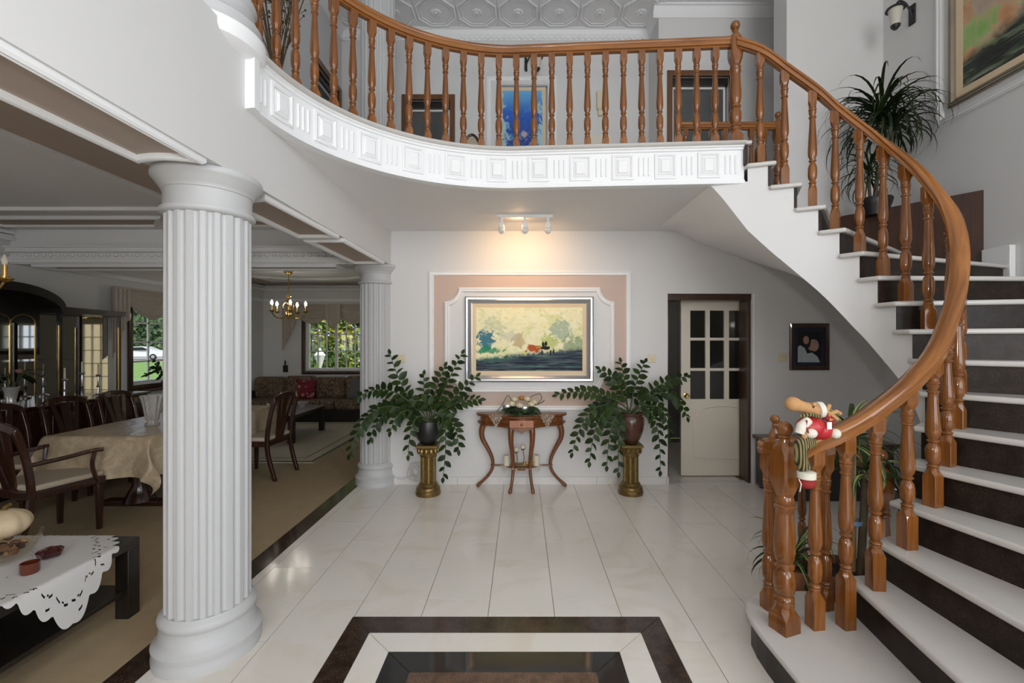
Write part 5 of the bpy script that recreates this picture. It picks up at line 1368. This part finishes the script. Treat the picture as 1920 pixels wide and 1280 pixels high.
def sconce(label,loc,rz):
    # local -Y points into the room
    t=thing('wall_lantern',label,'wall lamp',loc,rz,'black iron wall lanterns')
    build('wall_plate',MB().box(-.035,.035,-.018,0,-.10,.10),M['iron'],t,bevel=.01)
    build('scroll_arm',MB().tube(catmull([(0,-.01,.0),(0,-.08,.10),(0,-.16,.12),(0,-.20,.06)],6),.010,7),M['iron'],t)
    l=build('lantern_glass',MB().lathe([(.038,-.19),(.062,-.03),(.062,-.02)],16,(0,-.20,.06)),opal,t)
    build('cap',MB().lathe([(.085,-.03),(.08,-.015),(.045,.0),(.012,.02),(.004,.03)],18,(0,-.20,.06)),M['iron'],l)
    build('lantern_base',MB().lathe([(.02,-.225),(.040,-.20),(.042,-.185),(.036,-.18)],16,(0,-.20,.06)),M['iron'],l)
    return t
sconce('black wall lantern above the blue painting',(.06,6.4,5.50),R(52))
sconce('black wall lantern high on the right wall beside the large painting',(RX,4.50,4.83),R(-90+8))
pb=thing('door_chime','ivory chime box on the upper landing wall','chime box',(1.12,6.4,4.98))
build('case',MB().box(-.05,.05,-.05,0,-.13,.13),M['plate'],pb,bevel=.008); build('grille',MB().box(-.03,.05,-.04,0,-.22,-.13),M['plate'],pb,bevel=.004)
pb2=thing('fuse_panel','pale flush panel low on the upper landing wall','panel',(1.10,6.4,4.30)); build('panel_cover',MB().box(-.18,.18,-.012,0,-.2,.2),M['cream'],pb2,bevel=.004)
# hoop backed chair
hc=thing('hoop_chair','dark hoop-backed chair standing on the upper landing','chair',(-.66,5.75,UF))
build('seat',MB().lathe([(.20,.42),(.22,.43),(.22,.46),(.19,.475)],24),seatfab,hc)
for a in (45,135,225,315): build('leg',MB().tube([(.17*math.cos(R(a)),.17*math.sin(R(a)),.42),(.21*math.cos(R(a)),.21*math.sin(R(a)),0)],.015,8),M['doorwood'],hc)
build('hoop_back',MB().tube([(.155*math.cos(R(d)),.19,.72+.50*math.sin(R(d))) if d>=0 and d<=180 else (.155*math.cos(R(d)),.19,.72+.28*math.sin(R(d))) for d in range(-60,241,10)],.019,8),M['doorwood'],hc)
build('back_pad',MB().wprism((0,.20,0),(1,0,0),(0,0,1),(0,-1,0),[(.14*math.cos(R(d)),.76+.44*math.sin(R(d))) for d in range(0,360,15)],-.012,.012),seatfab,hc)
# vase of dry twigs
random.seed(4)
tv=thing('twig_vase','tall vase of dry twigs at the left end of the upper landing','vase',(-1.98,3.62,UF))
build('vase_body',MB().lathe([(.09,0),(.13,.1),(.15,.3),(.10,.52),(.06,.6),(.075,.64),(.06,.63)],20),M['pot'],tv)
twm=plain('dry_twig',(.10,.065,.03),.9,noise=.3); bud=plain('straw_bud',(.52,.40,.22),.9)
for k in range(26):
    a=random.uniform(0,6.28); sp_=random.uniform(.05,.30); h=random.uniform(.75,1.75)
    pts=catmull([(0,0,.5),(sp_*.4*math.cos(a),sp_*.4*math.sin(a),.55+h*.35),(sp_*math.cos(a)+random.uniform(-.04,.04),sp_*math.sin(a),.6+h*.7),(sp_*1.15*math.cos(a+.3),sp_*1.15*math.sin(a+.3),.62+h)],4)
    tw=build('twig',MB().tube(pts,.0045,5),twm,tv)
    for q in range(5,len(pts)):
        b=random.uniform(0,6.28); e=Vector(pts[q])+Vector((.07*math.cos(b),.07*math.sin(b),.05))
        build('side_shoot',MB().tube([pts[q],e],.003,4).ball(e,.010,6,4),bud if k%4==0 else twm,tw)

# ------------------------------------------------------------ strap leaved plants
def strap(L,W,droop,lift,seed,nseg=9):
    # leaf in local XZ plane rising then drooping
    vs=[];fs=[]; x=z=0; ang=lift
    for i in range(nseg+1):
        t=i/nseg; w_=W*(.55+.9*t if t<.3 else .82*(1-((t-.3)/.7)**1.8)+.01)
        vs+=[(x,-w_/2,z+.12*w_),(x,0,z),(x,w_/2,z+.12*w_)]
        ang-=droop/nseg*(.4+1.2*t); x+=math.cos(ang)*L/nseg; z+=math.sin(ang)*L/nseg
    for i in range(nseg):
        for j in range(2): k=i*3+j; fs.append((k,k+1,k+4,k+3))
    return MB().add(vs,fs)
def rosette(parent,c,n,L,W,mats,seed,up=1.25,wall=None,dr=0.0):
    random.seed(seed); pool=[]
    for q in range(10):
        lf=up-1.5*(q/10); pool.append(strap(L*random.uniform(.8,1.1),W,dr+random.uniform(1.5,2.6)-.7*(q/10 if q<4 else 0),lf,q).mesh('leaf',mats[q%len(mats)]))
    for k in range(n):
        q=min(9,int(10*k/n)); a=k*2.399+random.uniform(-.25,.25)
        o=link('leaf',pool[q],parent); o.location=Vector(c)+Vector((.012*math.cos(a),.012*math.sin(a),.10*(1-k/n)-.04)); o.rotation_euler=(random.uniform(-.25,.25),0,a); sc=random.uniform(.75,1.05)
        if wall:
            for _ in range(14):
                t=max(v.co.x for v in pool[q].vertices)*sc
                if parent.parent.location.x+c[0]+t*math.cos(a)>RX-.03 or parent.parent.location.y+c[1]+t*math.sin(a)>BW-.03: sc*=.88
        o.scale=(sc,)*3
dp=thing('dracaena','dark strap-leaved dracaena in a black pot in the stairwell corner','potted plant',(3.46,4.40,2.78))
build('pot',MB().lathe([(.11,0),(.14,.10),(.155,.15),(.15,.165),(.13,.15)],24),M['potdark'],dp)
trunk=plain('dracaena_cane',(.10,.075,.045),.85,noise=.35,nscale=30,bump=.4,bscale=50)
t_=build('cane',MB().tube([(0,0,.1),(.03,-.02,.5),(.05,-.02,.93)],[.02,.017,.015],8),trunk,dp); rosette(t_,(.05,-.02,.95),120,.74,.032,[M['strap']],1,1.4,True,.7)
t_=build('cane',MB().tube([(-.03,.0,.1),(-.06,-.02,.25),(-.07,-.03,.38)],[.016,.014,.013],8),trunk,dp); rosette(t_,(-.07,-.03,.40),64,.44,.024,[M['strap']],2,1.3,True,.7)
t_=build('cane',MB().tube([(.02,0,.1),(.10,-.04,.5),(.15,-.05,.82)],[.016,.014,.013],8),trunk,dp); rosette(t_,(.15,-.05,.84),64,.60,.028,[M['strap']],5,1.35,True,.7)
# variegated plants in the hollow of the stairs
def varieg():
    t=NT('variegated_leaf'); n=t.noise(t.mapping(t.coord(),(3,60,3)),1,2); return t.fin(t.mix(t.step(n,.48,.56),(.03,.07,.015),(.38,.42,.16)),.4)
M['varieg']=varieg()
vp=thing('corn_plant','variegated corn plant on tall canes in the hollow of the stairs','potted plant',(1.84,2.52,0))
build('pot',MB().lathe([(.10,0),(.13,.02),(.17,.22),(.18,.27),(.165,.27),(.15,.22)],24),plain('terracotta',(.22,.08,.04),.7,noise=.15),vp); build('soil',MB().lathe([(.15,.23),(.0,.24)],18,cap=False),M['soil'],vp)
t_=build('cane',MB().tube([(-.02,0,.2),(.0,.01,.6),(.01,.0,.98)],[.028,.026,.024],10),trunk,vp); rosette(t_,(.01,0,1.0),26,.36,.045,[M['varieg'],M['leaf']],7,1.2)
t_=build('cane',MB().tube([(.08,.02,.2),(.10,.02,.6),(.12,.03,.80)],[.022,.02,.02],10),trunk,vp); rosette(t_,(.12,.03,.80),18,.32,.042,[M['varieg'],M['leaf']],8,1.1)
t_=build('cane',MB().tube(catmull([(.15,.1,.2),(.20,.12,.7),(.26,.10,1.0),(.28,.06,1.16),(.34,.02,1.19)],4),.014,8),plain('pale_cane',(.28,.25,.10),.7,noise=.4,nscale=40),vp); rosette(t_,(.30,.08,.85),10,.26,.03,[M['leaf']],9,.9)
build('support_stake',MB().lathe([(.016,.2),(.016,1.12)],10,(.06,.05,0)),plain('pale_pine',(.42,.26,.12),.6),vp)
build('blue_tie',MB().lathe([(.05,.52),(.052,.53),(.05,.545)],14,(.03,.02,0),cap=False),plain('blue_ribbon',(.15,.25,.38),.5),vp)
gp=thing('spider_plant','low striped foliage plant in a terracotta pot behind the lower balusters','potted plant',(1.62,2.66,0))
build('pot',MB().lathe([(.10,0),(.14,.2),(.15,.24),(.13,.24),(.12,.2)],22),plain('terracotta_warm',(.30,.12,.06),.7,noise=.15),gp)
s_=build('crown',MB().ball((0,0,.24),(.05,.05,.03),10,6),M['stem'],gp); rosette(s_,(0,0,.26),42,.36,.030,[M['varieg'],M['strap'],M['leaf']],12,1.2)
ub=thing('understair_bench','low dark wooden chest against the rear wall under the stairs','chest',(3.05,4.55,0))
build('chest_body',MB().box(-.55,.55,-.22,.24,.04,.52),M['wenge'],ub,bevel=.006); build('chest_top',MB().box(-.58,.58,-.25,.25,.52,.56),M['doorwood'],ub,bevel=.006); build('plinth',MB().box(-.52,.52,-.2,.22,0,.04),M['wenge'],ub)

# ------------------------------------------------------------ plush reindeer lying on the handrail
tan=plain('tan_plush',(.52,.28,.12),.95,noise=.1,nscale=60,bump=.3,bscale=300); wht=plain('white_plush',(.72,.68,.58),.95,noise=.06,nscale=60,bump=.6,bscale=160); red=plain('red_satin',(.48,.02,.025),.35,noise=.15,nscale=25,bump=.3,bscale=40); redd=plain('red_felt',(.30,.02,.02),.9,noise=.1)
stp=NT('striped_fabric'); wv=stp.n('ShaderNodeTexWave'); stp.lk(stp.coord(),wv.inputs[0]); wv.inputs['Scale'].default_value=26; M['stripe']=stp.fin(stp.ramp(wv.outputs['Fac'],[(.3,(.02,.025,.01)),(.55,(.10,.09,.03)),(.8,(.30,.22,.09))]),.9)
k=2.06/840
def tp_(px,py,dy=0): Y=2.06+dy; return ((px-978)*k-1.40,dy,(640-py)*k+1.55-1.07)
rd=thing('plush_reindeer','plush reindeer in a red coat and Santa hat lying on the handrail','soft toy',(1.40,2.06,1.07))
build('body',MB().ball(tp_(1520,800),(.064,.056,.05),16,10).ball(tp_(1538,806),(.05,.05,.044),14,9),red,rd)
build('head',MB().ball(tp_(1487,757),(.036,.034,.033),16,10).tube([tp_(1490,758),tp_(1506,763),tp_(1524,768),tp_(1532,770)],[.030,.026,.031,.028],14),tan,rd,angle=70)
build('ear',MB().ball(tp_(1521,757,-.02),(.012,.010,.010),8,6),tan,rd); build('eye',MB().ball(tp_(1518,761,-.028),.0045,8,6),M['iron'],rd)
build('hat_band',MB().lathe([(.028,-.012),(.037,-.010),(.037,.012),(.028,.014)],18,tp_(1536,768),axis=Matrix.Rotation(R(84),4,'Y')),wht,rd)
for pts in ([(1545,770),(1556,776),(1568,786)],[(1545,772),(1552,760),(1553,757)],[(1554,775),(1566,770),(1574,775)],[(1548,776),(1554,786),(1558,784)]):
    build('antler',MB().tube([tp_(*p,-.01) for p in pts],[.010,.009,.007],8),tan,rd)
build('hat',MB().tube([tp_(1545,778),tp_(1556,784),tp_(1562,795)],[.022,.018,.010],10),redd,rd)
build('pompom',MB().ball(tp_(1558,810,-.03),.0225,14,9),wht,rd)
build('scarf',MB().tube([tp_(1493,778,-.03),tp_(1508,774,-.045),tp_(1528,779,-.04)],.009,8),M['stripe'],rd)
build('arm',MB().tube([tp_(1505,785,-.04),tp_(1490,795,-.05),tp_(1486,808,-.05)],[.02,.022,.02],10),wht,rd); build('cuff',MB().ball(tp_(1508,808,-.05),(.026,.022,.022),12,8),wht,rd); build('hand',MB().ball(tp_(1494,813,-.055),(.013,.012,.013),10,7),tan,rd)
build('coat_bow',MB().tube([tp_(1497,783,-.06),tp_(1494,795,-.066),tp_(1500,806,-.06)],.004,6),redd,rd)
build('leg',MB().tube(catmull([tp_(1508,822,-.03),tp_(1490,826,-.05),tp_(1487,850,-.055),tp_(1494,872,-.055)],4),.027,10),M['stripe'],rd); build('leg',MB().tube([tp_(1515,826,-.03),tp_(1500,830,-.05),tp_(1484,830,-.05)],.022,10),M['stripe'],rd)
build('boot_cuff',MB().lathe([(.03,-.016),(.038,-.012),(.038,.014),(.03,.018)],16,tp_(1498,884,-.055)),wht,rd)
build('boot',MB().ball(tp_(1499,897,-.055),(.035,.032,.028),14,9),redd,rd); build('boot_lace',MB().tube([tp_(1480,889,-.07),tp_(1482,897,-.08),tp_(1482,912,-.07)],.0025,5),wht,rd)
build('gift_tag',MB().box(-.010,.010,-.002,.002,-.016,.016),M['plastic'],rd,loc=tp_(1541,794,-.05))

# ------------------------------------------------------------ outdoors, seen through the windows
lawn=struct('ground_outside',MB().box(-120,60,LB+.3,140,-.75,-.45).box(-120,LX-.25,-30,LB+.3,-.75,-.45),plain('lawn',(.16,.28,.06),.95,noise=.25,nscale=.8),'sunlit lawn outside the windows',False)
road=struct('road_outside',MB().box(-110,20,44,58,-.45,-.44),plain('asphalt',(.34,.32,.30),.9,noise=.1),'grey road beyond the lawn',False)
struct('wall_pane_backing',MB().box(-2.75,1.5,12.2,12.4,-.45,3.2),plain('warm_pane_backing',(.78,.62,.42),.9),'warm wall added beyond the glazed door to brighten its panes',False)  # added sunlit backing, makes the mirrored door panes look bright and warm
def foliage(n,sx,sy,sz,size,seed,shape='box'):
    random.seed(seed); vs=[];fs=[]
    for i in range(n):
        while True:
            p=Vector((random.uniform(-1,1),random.uniform(-1,1),random.uniform(-1,1)))
            if shape=='box' or (shape=='cone' and math.hypot(p.x,p.y)<(1-(p.z+1)/2)*1.0+.04) or (shape=='ball' and p.length<1): break
        c=Vector((p.x*sx,p.y*sy,p.z*sz)); a=Vector((random.gauss(0,1),random.gauss(0,1),random.gauss(0,1))).normalized(); b=a.orthogonal().normalized(); s=size*random.uniform(.6,1.3)
        k_=len(vs); vs+=[c-a*s,c+b*s*.45,c+a*s,c-b*s*.45]; fs.append((k_,k_+1,k_+2,k_+3))
    return MB().add(vs,fs)
def tree(label,name,loc,n,dims,size,mat,shape,seed,trunk_h,tr):
    t=thing(name,label,'tree' if 'tree' in name else 'hedge',loc)
    build('foliage',foliage(n,*dims,size,seed,shape),mat,t,smooth=False,loc=(0,0,trunk_h+dims[2]))
    build('trunk',MB().lathe([(tr,0),(tr*.8,trunk_h+dims[2])],10),trunk,t); return t
def fol(name,c1,c2,c3):
    t=NT(name); n=t.noise(t.coord(),1.3,4,.7); m=t.fin(t.ramp(n,[(.35,c1),(.5,c2),(.65,c3)]),.7); return m
hedgeM=fol('sunny_hedge',(.03,.08,.012),(.14,.24,.03),(.55,.50,.06)); darkM=fol('conifer',(.02,.045,.018),(.05,.10,.035),(.12,.19,.06))
tree('sunny yellow green hedge outside the far window','garden_hedge',(-5.9,13.0,-.45),15000,(3.0,.8,1.9),.11,hedgeM,'box',21,.0,.08)
tree('tall dark conifer beyond the parked car','conifer_tree',(-48,66,-.45),7000,(6.5,6.5,7),.55,darkM,'cone',22,1.0,.4)
tree('rounded olive green tree beside the conifer','garden_tree',(-36.5,58,-.45),6000,(4,4,4),.45,fol('olive_tree',(.05,.08,.04),(.13,.17,.08),(.22,.26,.13)),'ball',23,1.4,.3)
tree('dark conifer left of the parked car','conifer_tree',(-57,66,-.45),6000,(5,5,6),.5,darkM,'cone',24,1.0,.4)
gl_=thing('garden_lantern','white garden lantern on a post outside the far window','lantern',(-5.0,11.1,-.45))
build('post',MB().lathe([(.04,0),(.04,1.4)],10),M['plastic'],gl_); build('lantern',MB().lathe([(.05,1.38),(.12,1.62),(.15,1.66),(.05,1.78),(.01,1.84)],6),M['plastic'],gl_)
# white parked car
ca=thing('parked_car','white hatchback parked on the road outside the left window','car',(-41.3,49,-.44),R(12))
prof_=[(-2.0,.32),(-2.0,.75),(-1.85,.92),(-1.35,1.02),(-.75,1.42),(.35,1.46),(1.15,1.10),(1.75,.92),(1.98,.72),(2.0,.32)]
body=MB().loft([[(x,y*(.86 if z>1.05 else 1.0),z) for x,z in prof_] for y in (-.86,.86)])
white=plain('white_car_paint',(.75,.76,.78),.25,coat=.5,noise=.01); build('body',body,white,ca,bevel=.08,seg=3)
build('side_windows',MB().wprism((0,-.80,0),(1,0,0),(0,0,1),(0,-1,0),[(-1.2,1.03),(-.70,1.36),(.30,1.39),(.95,1.06)],0,.09),M['black'],ca,smooth=False)
for x in (-1.25,1.3):
    wq=build('wheel',MB().lathe([(.20,-.1),(.31,-.1),(.33,-.05),(.33,.05),(.31,.1),(.2,.1)],20,(x,-.80,.33),axis=Matrix.Rotation(R(90),4,'X')),M['iron'],ca); build('hub_cap',MB().lathe([(.19,0),(.17,.03),(.02,.04)],14,(x,-.88,.33),axis=Matrix.Rotation(R(90),4,'X')),M['silver'],wq)
build('tail_lamp',MB().box(-2.01,-1.9,-.80,-.55,.75,.9),redd,ca,smooth=False)
